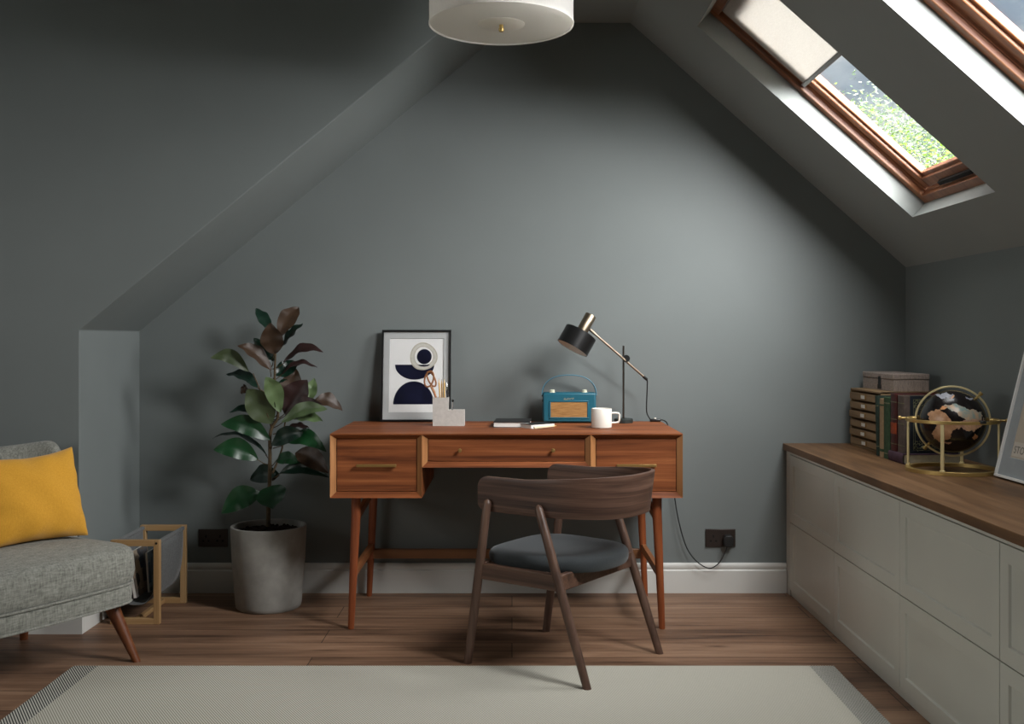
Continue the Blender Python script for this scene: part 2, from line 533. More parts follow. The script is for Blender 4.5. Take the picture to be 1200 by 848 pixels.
ya, yb = WINY[0]
M = Matrix.Translation((WX0, ya, zs(WX0))) @ Matrix.Rotation(TH, 4, 'Y')
t = thing('roller_blind', 'white roller blind half drawn down over the sloping skylight', 'blind', M @ Matrix.Translation((.05, (yb-ya)/2, .085)))
bw = (yb-ya)/2-.047
mb = MB(); mb.box(-.01, .405, -bw, bw, .006, .0075); obj('cloth', mb, BLIND, t)
mb = MB(); mb.box(.402, .42, -bw-.004, bw+.004, -.004, .012); obj('bottom_bar', mb, SASHBAR, t, bevel=.003)
mb = MB(); mb.tube([(-.015, -bw, .02), (-.015, bw, .02)], .014, 16); obj('roller', mb, SASHBAR, t)

# ---------------------------------------------------------------- desk
DX0, DX1, DY0, DY1 = -.6935, .651, 3.98, 4.584
desk = thing('writing_desk', 'reddish wooden writing desk with three drawers on tapered legs against back wall', 'desk', ((DX0+DX1)/2, 4.28, 0))
mb = MB(); mb.box(DX0, DX1, DY0, DY1, .7545, .759); obj('desk_top', mb, DESK, desk, world=True)
def carcass(name, x0, x1, z0, z1, tb):
    mb = MB()
    y0, y1 = DY0, DY1
    t = .0205; yi = y0+.02; yp = y0+.034
    def R(y, x0, x1, z0, z1): return [mb.bm.verts.new(p) for p in ((x0, y, z0), (x1, y, z0), (x1, y, z1), (x0, y, z1))]
    O = R(y0, x0, x1, z0, z1); Bk = R(y1, x0, x1, z0, z1); I = R(yi, x0+t, x1-t, z0+t, z1-tb); P = R(yp, x0+t, x1-t, z0+t, z1-tb)
    for k in range(4):
        l = (k+1) % 4
        mb.mi = 0; mb.face([O[k], Bk[k], Bk[l], O[l]])
        mb.mi = 1 if k in (1, 3) else 0; mb.face([O[k], O[l], I[l], I[k]])
        mb.mi = 0; mb.face([I[k], I[l], P[l], P[k]])
    mb.face(P); mb.face(Bk[::-1])
    obj(name, mb, [DESK, EDGE], desk, world=True, smooth=False)
    return x0+t, x1-t, z0+t, z1-tb
def drawer(a, handle):
    x0, x1, z0, z1 = a
    g = .0022; y = DY0+.0215
    mb = MB(); mb.box(x0+g, x1-g, y, y+.010, z0+g, z1-g)
    d = obj('drawer', mb, DESK, desk, world=True, bevel=.0008)
    cx, cz = (x0+x1)/2, (z0+z1)/2
    if handle == 'bar':
        mb = MB(); hy = y-.02
        mb.box(cx-.076, cx+.076, hy, hy+.007, cz-.0055, cz+.0055)
        for s in (-1, 1): mb.box(cx+s*.07-.005, cx+s*.07+.005, hy+.006, y+.001, cz-.004, cz+.004)
        obj('bar_handle', mb, AGED, d, world=True, bevel=.0012)
    else:
        for s in (-1, 1):
            mb = MB(); mb.lathe([(0, 0), (.0065, .001), (.008, .005), (.0065, .009), (.003, .011), (.003, .022), (0, .022)], 16, Matrix.Translation((cx+s*.178, y-.021, cz)) @ Matrix.Rotation(-PI/2, 4, 'X'))
            obj('knob', mb, AGED, d, world=True)
drawer(carcass('pedestal', DX0, -.343, .514, .7545, .016), 'bar')
drawer(carcass('middle_case', -.343, .3005, .630, .7545, .016), 'knob')
drawer(carcass('pedestal', .3005, DX1, .514, .7545, .016), 'bar')
for sx in (-1, 1):
    xc = (DX0+DX1)/2
    xt, xb = xc+sx*.582, xc+sx*.6015
    for y in (4.04, 4.556):
        mb = MB(); mb.tube([(xb, y, 0), (xb, y, .004), (xt, y, .45), (xt, y, .518)], [.0115, .0122, .0185, .0185], 20)
        obj('leg', mb, DESKZ, desk, world=True)
    xm = xc+sx*.594
    mb = MB(); mb.box(xm-.010, xm+.010, 4.04, 4.556, .195, .228); obj('side_stretcher', mb, DESKY, desk, world=True, bevel=.002)
    mb = MB(); mb.prism([(4.04, .405), (4.556, .452), (4.556, .484), (4.04, .437)], xc+sx*.584-.009, xc+sx*.584+.009, Matrix(((0, 0, 1, 0), (1, 0, 0, 0), (0, 1, 0, 0), (0, 0, 0, 1))))
    obj('side_brace', mb, DESKY, desk, world=True, bevel=.002)
mb = MB(); mb.box(xc-.594, xc+.594, 4.546, 4.566, .164, .205); obj('back_stretcher', mb, STRW, desk, world=True, bevel=.002)

# ---------------------------------------------------------------- chair at the desk
AF = math.atan2(.58, -.81)
chair = thing('desk_chair', 'dark walnut chair with curved band backrest and charcoal seat at the desk', 'chair', Matrix.Translation((.186, 3.667, 0)) @ Matrix.Rotation(AF, 4, 'Z'))
ZT = .572
RUGZ = .005
legs = [(.243, .162, 1, 0), (-.24, -.044, 1, RUGZ), (-.244, -.044, -1, 0), (.242, .162, -1, 0)]
for f0, f1, s, z0 in legs:
    a = Vector((f0, s*.243, z0)); b = Vector((f1, s*.2355, ZT))
    mb = MB()
    ax = (b-a).normalized()
    pts = [a, a+(b-a)*.3, a+(b-a)*.7, b-ax*.016, b-ax*.006, b]
    mb.tube(pts, [.0145, .0158, .0155, .0145, .011, .004], 18)
    for v in mb.bm.verts:
        if v.co.z < z0+.02: v.co.z = z0
    obj('leg', mb, WALNUTZ, chair)
def lerp(a, b, k): return a+(b-a)*k
def leg_f(f0, f1, z): return lerp(f0, f1, z/ZT)
fa, fb = leg_f(.243, .162, .33), leg_f(-.24, -.044, .33)
for s in (-1, 1):
    mb = MB(); mb.box(fb, fa, s*.231-.011, s*.231+.011, .297, .352); obj('side_rail', mb, WALNUT, chair, bevel=.004)
mb = MB(); mb.box(fb-.011, fb+.011, -.236, .236, .297, .352); obj('back_rail', mb, WALNUT, chair, bevel=.004)
mb = MB(); mb.box(fa-.013, fa+.009, -.236, .236, .297, .352); obj('front_rail', mb, WALNUT, chair, bevel=.004)
# band
arc = []
ns = 10
for i in range(ns): arc.append((.215-.215*i/ns, .2175))
for i in range(41):
    th = PI*i/40
    c, s_ = math.cos(th), math.sin(th)
    arc.append((-.298*abs(s_)**.85, .2175*math.copysign(abs(c)**.72, c)))
for i in range(1, ns+1): arc.append((.215*i/ns, -.2175))
# resample evenly
ln = [0]
for p, q in zip(arc, arc[1:]): ln.append(ln[-1]+math.hypot(q[0]-p[0], q[1]-p[1]))
def arcpt(u):
    t_ = u*ln[-1]
    for i in range(len(ln)-1):
        if ln[i+1] >= t_:
            k = (t_-ln[i])/max(1e-9, ln[i+1]-ln[i]); return (lerp(arc[i][0], arc[i+1][0], k), lerp(arc[i][1], arc[i+1][1], k))
    return arc[-1]
TOT = ln[-1]
def band(u, v):
    # denser sampling at the rounded ends
    u2 = .5-.5*math.cos(PI*u)
    x, y = arcpt(u2)
    e = min(u2, 1-u2)*TOT
    r = .040
    k = 1.0 if e >= r else math.sqrt(max(0, 1-(1-e/r)**2))
    back = max(0, min(1, (-x+.02)/.3))
    zt = .648+.024*back; zb = .529+.003*back
    zm = (zt+zb)/2-.006*(1-k); h = (zt-zb)/2*(.42+.58*k)
    z = zm+(v*2-1)*h
    fl = 1+.03*back*(z-.59)/.06
    return Vector((x*fl, y, z))
mb = MB(); mb.grid(band, 120, 9)
uvv = [(TOT*(.5-.5*math.cos(PI*(i/119))), band(i/119, j/8).z) for i in range(120) for j in range(9)]
o = obj('backrest_band', mb, WALNUTU, chair, solid=.0125, bevel=.003)
ul = o.data.uv_layers.new(name='grain')
for lp in o.data.loops: ul.data[lp.index].uv = uvv[lp.vertex_index]
# seat pad
def superell(th, a, b, n):
    c, s = math.cos(th), math.sin(th)
    r = (abs(c/a)**n+abs(s/b)**n)**(-1/n)
    return r*c, r*s
prof = [(0, .386), (.2, .386), (.4, .387), (.6, .390), (.8, .394), (.9, .393), (.96, .388), (.99, .379), (1.0, .369), (.992, .356), (.965, .346), (.9, .343), (0, .342)]
loops = []
for s, z in prof:
    L = []
    for k in range(72):
        th = 2*PI*k/72
        x, y = superell(th, .226, .218, 3.8)
        if x < 0:
            x, y = superell(th, .222, .215, 2.5)
        w = 1-.06*max(0, -x/.222)
        zz = z
        if z > .365: zz = z+.008*max(0, -x/.222)**2*s
        L.append(Vector((x*max(s, .001)+.008, y*w*max(s, .001), zz)))
    loops.append(L)
mb = MB(); mb.loft(loops, True, True); obj('seat', mb, SEATF, chair)

# ---------------------------------------------------------------- rug
t = thing('rug', 'pale woven rug with dark striped end borders on the wooden floor', 'rug', (-.2, 2.6, 0))
RX0, RX1, RY0, RY1 = -1.496, 1.098, 1.5, 3.566
mb = MB(); mb.box(RX0+.083, RX1-.083, RY0, RY1, 0.0005, RUGZ); obj('field', mb, RUGF, t, world=True)
for a, b in ((RX0, RX0+.083), (RX1-.083, RX1)):
    mb = MB(); mb.box(a, b, RY0, RY1, 0.0005, RUGZ); o = obj('border', mb, RUGB, t, world=True); o['label'] = 'dark striped border'

# ---------------------------------------------------------------- cabinets and worktop
CF = 1.2135
bounds = [4.56, 3.94, 3.272, 2.60, 1.93]
cl = ['pale grey panelled cabinet nearest the back wall, under the book end of worktop', 'pale grey panelled cabinet second from the back wall, under the globe',
      'pale grey panelled cabinet third from the back wall, under the leaning white frame', 'pale grey panelled cabinet farthest from the back wall, cut off by the picture edge']
for i in range(4):
    y1, y0 = bounds[i], bounds[i+1]
    t = thing('cabinet', cl[i], 'cabinet', (1.47, (y0+y1)/2, 0), 'run of grey cabinets along the right wall')
    ytop = YB-.001 if i == 0 else y1
    mb = MB(); mb.box(CF+.022, XR-.002, y0+.0005, ytop, .0, .6305); mb.box(CF+.002, CF+.03, y0+.0005, ytop, .617, .6305); obj('carcass', mb, CABINET, t, world=True)
    mb = MB(); mb.box(CF+.006, CF+.03, y0+.0005, ytop, 0, .024); obj('plinth', mb, CABINET, t, world=True)
    if i == 0:
        mb = MB(); mb.box(CF, CF+.03, 4.562, YB-.001, .0, .6305); obj('filler_panel', mb, CABINET, t, world=True, bevel=.001)
    for z0, z1 in ((.027, .3185), (.3215, .6145)):
        g = .0016; r = .044; dpt = .007
        ya_, yb_ = y0+g, y1-g
        mb = MB()
        def R(x, m, bz=0): return [mb.bm.verts.new(p) for p in ((x, ya_+m, z0+m), (x, yb_-m, z0+m), (x, yb_-m, z1-m), (x, ya_+m, z1-m))]
        A = R(CF+.021, 0); O = R(CF, 0); I = R(CF, r); J = R(CF+dpt, r+.003)
        for k in range(4):
            l = (k+1) % 4
            mb.face([A[k], A[l], O[l], O[k]]); mb.face([O[k], O[l], I[l], I[k]]); mb.face([I[k], I[l], J[l], J[k]])
        mb.face(J); mb.face(A[::-1])
        obj('door', mb, CABINET, t, world=True, bevel=.0012)
mb = MB(); mb.box(1.198, XR-.001, bounds[-1], YB-.001, .631, .6595)
tag(obj('worktop', mb, TOPW, bevel=.002), 'long brown wooden worktop covering the row of grey cabinets', 'worktop')
WT = .6595

# ---------------------------------------------------------------- small chest of drawers, box, books
t = thing('desktop_drawer_chest', 'small wooden six-drawer chest with label holders standing on the worktop corner', 'drawer chest', (1.6, 4.38, WT))
hx = 1.478; cy0, cy1 = 4.185, 4.56; cz1 = .907
mb = MB()
th_ = .008
mb.box(hx, XR-.012, cy0, cy0+th_, WT, cz1); mb.box(hx, XR-.012, cy1-th_, cy1, WT, cz1); mb.box(hx, XR-.012, cy0, cy1, cz1-th_, cz1); mb.box(hx, XR-.012, cy0, cy1, WT, WT+th_)
mb.box(XR-.02, XR-.012, cy0, cy1, WT, cz1)
for k in range(1, 6):
    z = WT+th_+(cz1-WT-2*th_)*k/6; mb.box(hx+.004, XR-.014, cy0+.004, cy1-.004, z-.002, z+.002)
obj('case', mb, CHESTW, t, world=True, bevel=.0015)
for k in range(6):
    dz = (cz1-WT-2*th_)/6
    z0 = WT+th_+dz*k+.0025; z1 = z0+dz-.0115
    off = (.0, .004, .001, .005, .002, .003)[k]
    mb = MB(); mb.box(hx-.004-off, XR-.03, cy0+th_+.002, cy1-th_-.002, z0, z1)
    d = obj('drawer', mb, CHESTW, t, world=True, bevel=.0015)
    zc = (z0+z1)/2; yc = (cy0+cy1)/2; xf = hx-.004-off
    mb = MB(); mb.box(xf-.003, xf+.001, yc-.030, yc+.030, zc-.0105, zc+.0105); hd = obj('label_holder', mb, AGED, d, world=True, bevel=.001)
    mb = MB(); mb.box(xf-.0038, xf-.002, yc-.022, yc+.022, zc-.007, zc+.007); obj('card', mb, PAPER, hd, world=True)

Bc = Vector((1.5385, 4.212))
ex = Vector((1, .012)).normalized()
ey = Vector((-ex.y, ex.x))
LW, LD = .146, .36
M = Matrix(((ex.x, ey.x, 0, Bc.x), (ex.y, ey.y, 0, Bc.y), (0, 0, 1, cz1), (0, 0, 0, 1)))
t = thing('storage_box', 'grey-brown fabric lidded box lying on the small wooden drawer chest', 'box', M)
mb = MB(); mb.box(0.001, LW-.001, 0.001, LD-.001, 0, .047); obj('box_body', mb, BOXF, t, bevel=.002)
mb = MB(); mb.box(-.001, LW+.001, -.001, LD, .048, .072); obj('lid', mb, BOXF, t, bevel=.004)
mb = MB(); mb.box(-.004, 0.001, LD*.38, LD*.47, .006, .024); mb.box(-.003, 0.001, LD*.39, LD*.46, .024, .058); obj('clasp', mb, BLACKM, t, bevel=.001)

def book(label, y1, y0, xs_, z0, h, depth, cover, pages=PAPER, lean=0, spine_bands=None, extra=None, group='old books on the worktop'):
    """book standing upright, spine towards -x, thickness along y"""
    M = Matrix.Translation((xs_, y0, z0)) @ Matrix.Rotation(lean, 4, 'X')
    t = thing('book', label, 'book', M, group)
    th = y1-y0; c = .003
    mb = MB()
    mb.box(.002, depth, 0, c, 0, h); mb.box(.002, depth, th-c, th, 0, h)
    # rounded spine
    n = 9
    o_, i_ = [], []
    for k in range(n):
        a = PI*k/(n-1)
        o_.append((-.006*math.sin(a)+.003, th/2-th/2*math.cos(a))); i_.append((-.006*math.sin(a)+.006, th/2-(th/2-c*.5)*math.cos(a)))
    mb.prism(o_+i_[::-1], 0, h)
    b = obj('cover', mb, cover, t, bevel=.0008)
    mb = MB(); mb.box(.006, depth-.006, c, th-c, .003, h-.004); obj('pages', mb, pages, t)
    if spine_bands:
        for zz, hh, mm in spine_bands:
            mb = MB(); o2 = [(x-.0008, y) for x, y in o_]; mb.prism(o2+i_[::-1], zz*h, zz*h+hh); obj('spine_band', mb, mm, b)
    if extra: extra(t, b, th, h, depth)
    return t
GREENC = plain('green_cloth', (62, 84, 62), .8, 0, .2, .2, 60)
DGREEN = plain('grey_green_cloth', (52, 66, 58), .8, 0, .2, .25, 80)
TANC = plain('tan_cloth', (156, 134, 104), .8, 0, .2, .12, 60)
MAROON = plain('maroon_leather', (70, 22, 18), .5, 0, .4, .35, 40)
BROWNL = plain('brown_leather', (92, 80, 74), .6, 0, .3, .25, 50)
NAVYC = plain('navy_cloth', (28, 34, 42), .7, 0, .3, .2, 60)
GOLD = plain('dull_gilt', (112, 112, 84), .5, .2, .4, .3, 60)
PURPLE = plain('purple_cloth', (82, 62, 74), .75, 0, .2, .25, 50)
RED = plain('rust_label', (150, 66, 34), .6, 0, .3, .3, 40)
AGEDP = plain('aged_paper', (196, 190, 166), .8, 0, .2, .1, 60)
book('grey-green book leaning against the small drawer chest, first of the upright row', 4.142, 4.112, 1.445, WT, .238, .19, DGREEN, AGEDP, math.radians(-4), [(.15, .004, GOLD), (.82, .004, GOLD)])
book('slim tan-spined upright book between the grey-green and green books', 4.094, 4.052, 1.44, WT, .228, .17, TANC, AGEDP, 0, [(.1, .01, GREENC), (.88, .006, GREENC)])
book('green upright book with cream page tops, left of maroon book', 4.049, 3.985, 1.44, WT, .236, .18, GREENC, AGEDP, 0, [(.08, .004, GOLD), (.9, .004, GOLD)])
ZL = WT+.038
book('maroon leather-spined book standing on the lying purple book', 3.981, 3.922, 1.442, ZL, .216, .18, MAROON, AGEDP, 0, [(.3, .042, RED), (.55, .003, GOLD), (.12, .003, GOLD), (.85, .003, GOLD)])
def ornate(t, b, th, h, depth):
    mb = MB(); mb.box(.022, depth+.0005, -.0008, .002, -.0003, h+.0003); p = obj('front_board', mb, NAVYC, b); p['label'] = 'dark navy front board'
    mb = MB()
    def bar(x0, x1, z0, z1): mb.box(x0, x1, -.0014, 0, z0, z1)
    a, c = .034, depth-.012
    for k in (0, .006):
        bar(a+k, c-k, .012+k, .0135+k); bar(a+k, c-k, h-.0135-k, h-.012-k); bar(a+k, a+.0015+k, .012+k, h-.012-k); bar(c-.0015-k, c-k, .012+k, h-.012-k)
    rnd = random.Random(3)
    for cx_, cz_ in ((a+.02, .03), (c-.02, .03), (a+.02, h-.03), (c-.02, h-.03)):
        for k in range(16):
            th2 = k*.8; r = .003+.0011*k
            mb.tube([(cx_+r*math.cos(th2), -.001, cz_+r*math.sin(th2)), (cx_+(r+.005)*math.cos(th2+.5), -.001, cz_+(r+.005)*math.sin(th2+.5))], .0013, 5)
    for k in range(9):
        x = a+.045+k*.011
        if x > c-.04: break
        for zz in (h-.026, .026):
            mb.tube([(x, -.001, zz-.006), (x+.004, -.001, zz+.006), (x+.008, -.001, zz-.004)], .001, 5)
    obj('gilt_ornament', mb, GOLD, p)
book('large navy book with gilt cover ornament and brown spine, nearest the globe', 3.919, 3.853, 1.446, ZL, .212, .2, BROWNL, AGEDP, 0, [(.12, .003, GOLD), (.5, .003, GOLD), (.86, .003, GOLD)], ornate)
# lying book
t = thing('book', 'purple book lying flat under the maroon and navy upright books', 'book', Matrix.Translation((1.44, 3.835, WT)), 'old books on the worktop')
mb = MB(); mb.box(0, .21, 0, .15, 0, .003); mb.box(0, .21, 0, .15, .0345, .0375)
n = 9
for k in range(n-1):
    a, b = PI*k/(n-1), PI*(k+1)/(n-1)
    mb.poly([(-.006*math.sin(a), 0, .01875-.01875*math.cos(a)), (-.006*math.sin(b), 0, .01875-.01875*math.cos(b)), (-.006*math.sin(b), .15, .01875-.01875*math.cos(b)), (-.006*math.sin(a), .15, .01875-.01875*math.cos(a))])
obj('cover', mb, PURPLE, t)
mb = MB(); mb.box(.002, .205, .004, .146, .003, .0345); obj('pages', mb, AGEDP, t)

# ---------------------------------------------------------------- globe
GC = Vector((1.535, 3.64, .834))
t = thing('globe', 'black globe in a brass ring stand with four posts, on the worktop', 'globe', (GC.x, GC.y, WT))
def ringprof(ro, ri, z0, z1): return [(ri, z0), (ro, z0), (ro, z1), (ri, z1)]
MT = Matrix.Translation((GC.x, GC.y, 0))
ROT0 = math.radians(-78)
mb = MB(); mb.lathe(ringprof(.156, .137, WT, WT+.013), 72, MT, close=True); obj('base_ring', mb, BRASS, t, world=True, bevel=.001)
mb = MB(); mb.lathe(ringprof(.154, .147, .832, .843), 72, MT, close=True); obj('horizon_ring', mb, BRASS, t, world=True, bevel=.0008)
for k in range(4):
    a = math.radians(-125)+k*PI/2
    c, s = math.cos(a), math.sin(a)
    R_ = Matrix.Translation((GC.x+.149*c, GC.y+.149*s, 0)) @ Matrix.Rotation(a, 4, 'Z')
    mb = MB(); mb.box(-.0035, .0035, -.0058, .0058, WT+.012, .834, R_)
    for zz in (WT+.018,): mb.box(-.006, .006, -.0085, .0085, WT+.012, zz, R_)
    obj('post', mb, BRASSP, t, world=True, bevel=.001)
toc = Vector((-GC.x, -GC.y, CZ-GC.z)).normalized()
rt = Vector((0, 0, 1)).cross(toc).normalized(); upv = toc.cross(rt).normalized()
# the meridian ring faces the viewer's side of the room
MR = Matrix((rt, upv, toc)).transposed().to_4x4(); MR.translation = GC
mb = MB(); mb.lathe(ringprof(.1235, .1165, -.005, .005), 96, MR, close=True); obj('meridian_ring', mb, BRASSP, t, world=True, bevel=.001)
for s in (-1, 1):
    mb = MB()
    p0 = GC+rt*s*.118+Vector((0, 0, .006)); d_ = rt*s
    mb.tube([p0, p0+d_*.012], .006, 12); mb.tube([p0+d_*.012, p0+d_*.02, p0+d_*.03, p0+d_*.05], [.0065, .0035, .0035, .004], 12)
    mb.tube([p0+d_*.048, p0+d_*.052, p0+d_*.058, p0+d_*.06], [.004, .0075, .0075, .004], 12)
    obj('pivot_knob', mb, BRASS, t, world=True)
axd = (rt*math.sin(math.radians(43))+upv*math.cos(math.radians(43)))
for s in (-1, 1):
    mb = MB()
    mb.tube([GC+axd*s*.105, GC+axd*s*.131], .0055, 12)
    mb.tube([GC+axd*s*.128, GC+axd*s*.137], .0075, 12)
    obj('axis_pin', mb, BRASS, t, world=True)
OCEAN = plain('black_ocean', (24, 20, 20), .22, 0, .5, .2, 20)
LANDS = [  # in picture units round the ball's centre, radius 240
    ([(-172, 40), (-150, 75), (-90, 83), (-55, 60), (-30, 35), (-10, 0), (20, -35), (30, -50), (0, -85), (-20, -125), (-50, -155), (-90, -155), (-130, -135), (-140, -95), (-120, -55), (-110, -35), (-140, -15), (-165, 5)], 0),
    ([(-90, 90), (-80, 105), (-65, 112), (-40, 95), (-55, 82)], 1),
    ([(-65, 112), (-10, 122), (40, 130), (80, 100), (100, 96), (150, 85), (200, 70), (215, 10), (175, 20), (120, 15), (90, 8), (60, 30), (40, 60), (10, 70), (-20, 85)], 2),
    ([(20, -25), (60, 0), (90, 8), (120, 15), (175, 20), (215, 10), (205, -35), (165, -45), (150, -80), (125, -65), (80, -70), (55, -40), (35, -60), (15, -35)], 3),
    ([(130, -125), (165, -85), (178, -100), (150, -140)], 1),
    ([(-120, 195), (-50, 212), (20, 195), (-10, 175), (-70, 168), (-100, 180)], 4),
    ([(-30, 188), (20, 195), (10, 170), (-25, 172)], 1),
    ([(90, 190), (140, 170), (130, 160), (95, 175)], 4),
    ([(-60, -165), (0, -150), (-10, -165), (-45, -178)], 3)]
def inside(x, y, P):
    r = False; j = len(P)-1
    for i in range(len(P)):
        if (P[i][1] > y) != (P[j][1] > y) and x < (P[j][0]-P[i][0])*(y-P[i][1])/(P[j][1]-P[i][1])+P[i][0]: r = not r
        j = i
    return r
def landm(name, a, b):
    m, t_, bs = nt(name)
    n = noise(t_, coords(t_), 45, 4)
    t_.links.new(ramp(t_, n, [(.35, lin(a)), (.65, lin(b))]), bs.inputs['Base Color']); bs.inputs['Roughness'].default_value = .3
    return m
LM = [landm('land_tan', (190, 150, 116), (160, 118, 84)), landm('land_orange', (220, 140, 88), (204, 158, 112)), landm('land_greygreen', (120, 146, 142), (190, 160, 130)), landm('land_rose', (200, 160, 124), (152, 116, 100)), landm('land_pale', (170, 170, 176), (130, 134, 146))]
mb = MB(); mb.ball(GC, .109, 64, 40)
for idx, lm in enumerate(LM):
    mb.mi = idx+1; st = 4.0; cache = {}
    def gv(i, j, sg):
        key = (i, j, sg)
        if key not in cache:
            x, y = i*st, j*st
            jx = x+5*math.sin(y*.09)+2*math.sin(y*.27+x*.1); jy = y+5*math.sin(x*.1)+2*math.sin(x*.25)
            R2 = 240.0; q = min(.999, (jx*jx+jy*jy)/R2/R2)
            p = GC+(rt*jx/R2+upv*jy/R2+toc*sg*math.sqrt(1-q)).normalized()*.1095
            cache[key] = mb.bm.verts.new(p)
        return cache[key]
    for i in range(-60, 60):
        for j in range(-60, 60):
            x, y = (i+.5)*st, (j+.5)*st
            if x*x+y*y > 232**2: continue
            for P, m_ in LANDS:
                if m_ == idx and inside(x, y, P):
                    mb.face([gv(i, j, 1), gv(i+1, j, 1), gv(i+1, j+1, 1), gv(i, j+1, 1)])
                    mb.face([gv(i, j, -1), gv(i, j+1, -1), gv(i+1, j+1, -1), gv(i+1, j, -1)])
                    break
obj('sphere', mb, [OCEAN]+LM, t, world=True, normals=False)
fx = Vector((GC.x, GC.y, 0))+Matrix.Rotation(math.radians(-75), 3, 'Z') @ Vector((.151, 0, 0))
mb = MB(); mb.lathe([(0, .843), (.012, .843), (.012, .85), (.009, .853), (0, .853)], 20, Matrix.Translation((fx.x, fx.y, -.006))); mb.box(-.002, .002, -.002, .002, .85, .868, Matrix.Translation((fx.x, fx.y, -.006)))
obj('compass', mb, BLACKM, t, world=True)

# ---------------------------------------------------------------- frame leaning at the right
lx = Vector((0, -1, 0)); ly = Vector((.2387, 0, .971)).normalized(); lz = lx.cross(ly)
M = Matrix((lx, ly, lz)).transposed().to_4x4(); M.translation = Vector((1.6225, 3.482, WT+.002))
def picture(t, W_, H_, fw, fd, fm, matw, mount, printm):
    mb = MB(); ringframe(mb, 0, W_, 0, H_, fw, -fd/2, fd/2); obj('frame', mb, fm, t, bevel=.001)
    mb = MB(); mb.box(fw*.5, W_-fw*.5, fw*.5, H_-fw*.5, -fd/2+.001, -fd/2+.004); obj('backing', mb, mount, t)
    # bevelled mount with a window
    mb = MB(); l, r, b, tp = matw
    ringO = [(fw*.8, fw*.8), (W_-fw*.8, fw*.8), (W_-fw*.8, H_-fw*.8), (fw*.8, H_-fw*.8)]
    ringI = [(l, b), (W_-r, b), (W_-r, H_-tp), (l, H_-tp)]
    O = [mb.bm.verts.new((x, y, .001)) for x, y in ringO]; I = [mb.bm.verts.new((x, y, .001)) for x, y in ringI]
    cxm, cym = W_/2, H_/2
    J = [mb.bm.verts.new((x+.002*(1 if x < cxm else -1), y+.002*(1 if y < cym else -1), -.002)) for x, y in ringI]
    for k in range(4):
        q = (k+1) % 4; mb.face([O[k], O[q], I[q], I[k]]); mb.face([I[k], I[q], J[q], J[k]])
    obj('mount', mb, mount, t, normals=False)
    mb = MB(); mb.box(l-.003, W_-r+.003, b-.003, H_-tp+.003, -.004, -.0025); return obj('print', mb, printm, t)
t = thing('picture_frame', 'white framed poster leaning against the right wall on the worktop', 'picture frame', M @ Matrix.Translation((0, 0, .009)))
POSTER = plain('beige_poster', (182, 172, 156), .7, 0, .2, .04, 10)
pr = picture(t, .42, .56, .009, .018, plain('white_frame', (226, 226, 222), .4), (.058, .058, .07, .07), plain('grey_mount', (150, 156, 158), .7), POSTER)
WORLD_M[pr.name] = mtx(t)
GREYP = plain('grey_print', (112, 110, 104), .8, 0, .1)
mb = MB(); mb.box(.064, .42-.064, .078, .125, -.0025, -.0021); obj('caption_strip', mb, plain('pale_caption', (196, 190, 178), .8), pr)
cu = bpy.data.curves.new('poster_title', 'FONT'); cu.body = 'STOCKHOLM'; cu.size = .034; cu.extrude = .0002; cu.space_character = 1.1
cu.materials.append(GREYP)
def text_mesh(cu, parent, M):
    tmp = bpy.data.objects.new('tmp', cu); C.objects.link(tmp); bpy.context.view_layer.update()
    me = bpy.data.meshes.new_from_object(tmp.evaluated_get(bpy.context.evaluated_depsgraph_get()))
    nm = cu.name; mats_ = [m for m in cu.materials]; bpy.data.objects.remove(tmp)
    o = bpy.data.objects.new(nm, me); C.objects.link(o); o.parent = parent; o.matrix_basis = M
    if not me.materials:
        for m in mats_: me.materials.append(m)
    o['kind'] = 'stuff'; return o
text_mesh(cu, pr, Matrix.Translation((.072, .088, -.0018)))
mb = MB(); mb.prism([(.16+.03*math.cos(a*PI/6)*(1+.3*math.sin(a)), .22+.045*math.sin(a*PI/6)) for a in range(12)], -.0024, -.0021); mb.prism([(.24+.05*math.cos(a*PI/6), .34+.05*math.sin(a*PI/6)) for a in range(12)], -.0024, -.0021)
obj('print_shape', mb, GREYP, pr)

# ---------------------------------------------------------------- art frame on the desk
lx = Vector((1, 0, 0)); ly = Vector((0, .15, .9887)).normalized(); lz = lx.cross(ly)
FW, FH = .304, .402
M = Matrix((lx, ly, lz)).transposed().to_4x4(); M.translation = Vector((-.4187-FW/2, 4.541, .7605))
t = thing('picture_frame', 'black framed abstract print of navy half circles leaning on the wall above the desk', 'picture frame', M @ Matrix.Translation((0, 0, .004)))
pr = picture(t, FW, FH, .0085, .02, BLACK, (.034, .032, .040, .036), MATT, ARTP)
DT = .759
def inkpoly(name, poly, m, z):
    mb = MB(); mb.prism(poly, -.0025, -.0025+z); obj(name, mb, m, pr)
def pp(cx, cy):  # picture crop units (5.3 per pixel) to the frame plane
    return ((cx-352)/433*FW, (706-cy)/566*FH)
dome = [pp(427, 600), pp(680, 600)]+[pp(553.5+126.5*math.cos(a*PI/24), 600-142*math.sin(a*PI/24)) for a in range(1, 24)]
inkpoly('printed_dome', dome, NAVY, .0004)
bowl = [pp(435, 355), pp(680, 355)]+[pp(557.5+122.5*math.cos(a*PI/24), 355+93*math.sin(a*PI/24)) for a in range(1, 24)]
inkpoly('printed_bowl', bowl[::-1], NAVY, .0004)
def annulus(cx, cy, ro, ri, m, z, name):
    mb = MB(); n = 48
    V = []
    for k in range(n):
        a = 2*PI*k/n; w = 1+.03*math.sin(3*a+1)
        V.append([mb.bm.verts.new((*pp(cx+r*w*math.cos(a), cy+r*w*math.sin(a)), -.0025+z)) for r in (ro, ri)])
    for k in range(n): mb.face([V[k][0], V[(k+1) % n][0], V[(k+1) % n][1], V[k][1]])
    obj(name, mb, m, pr)
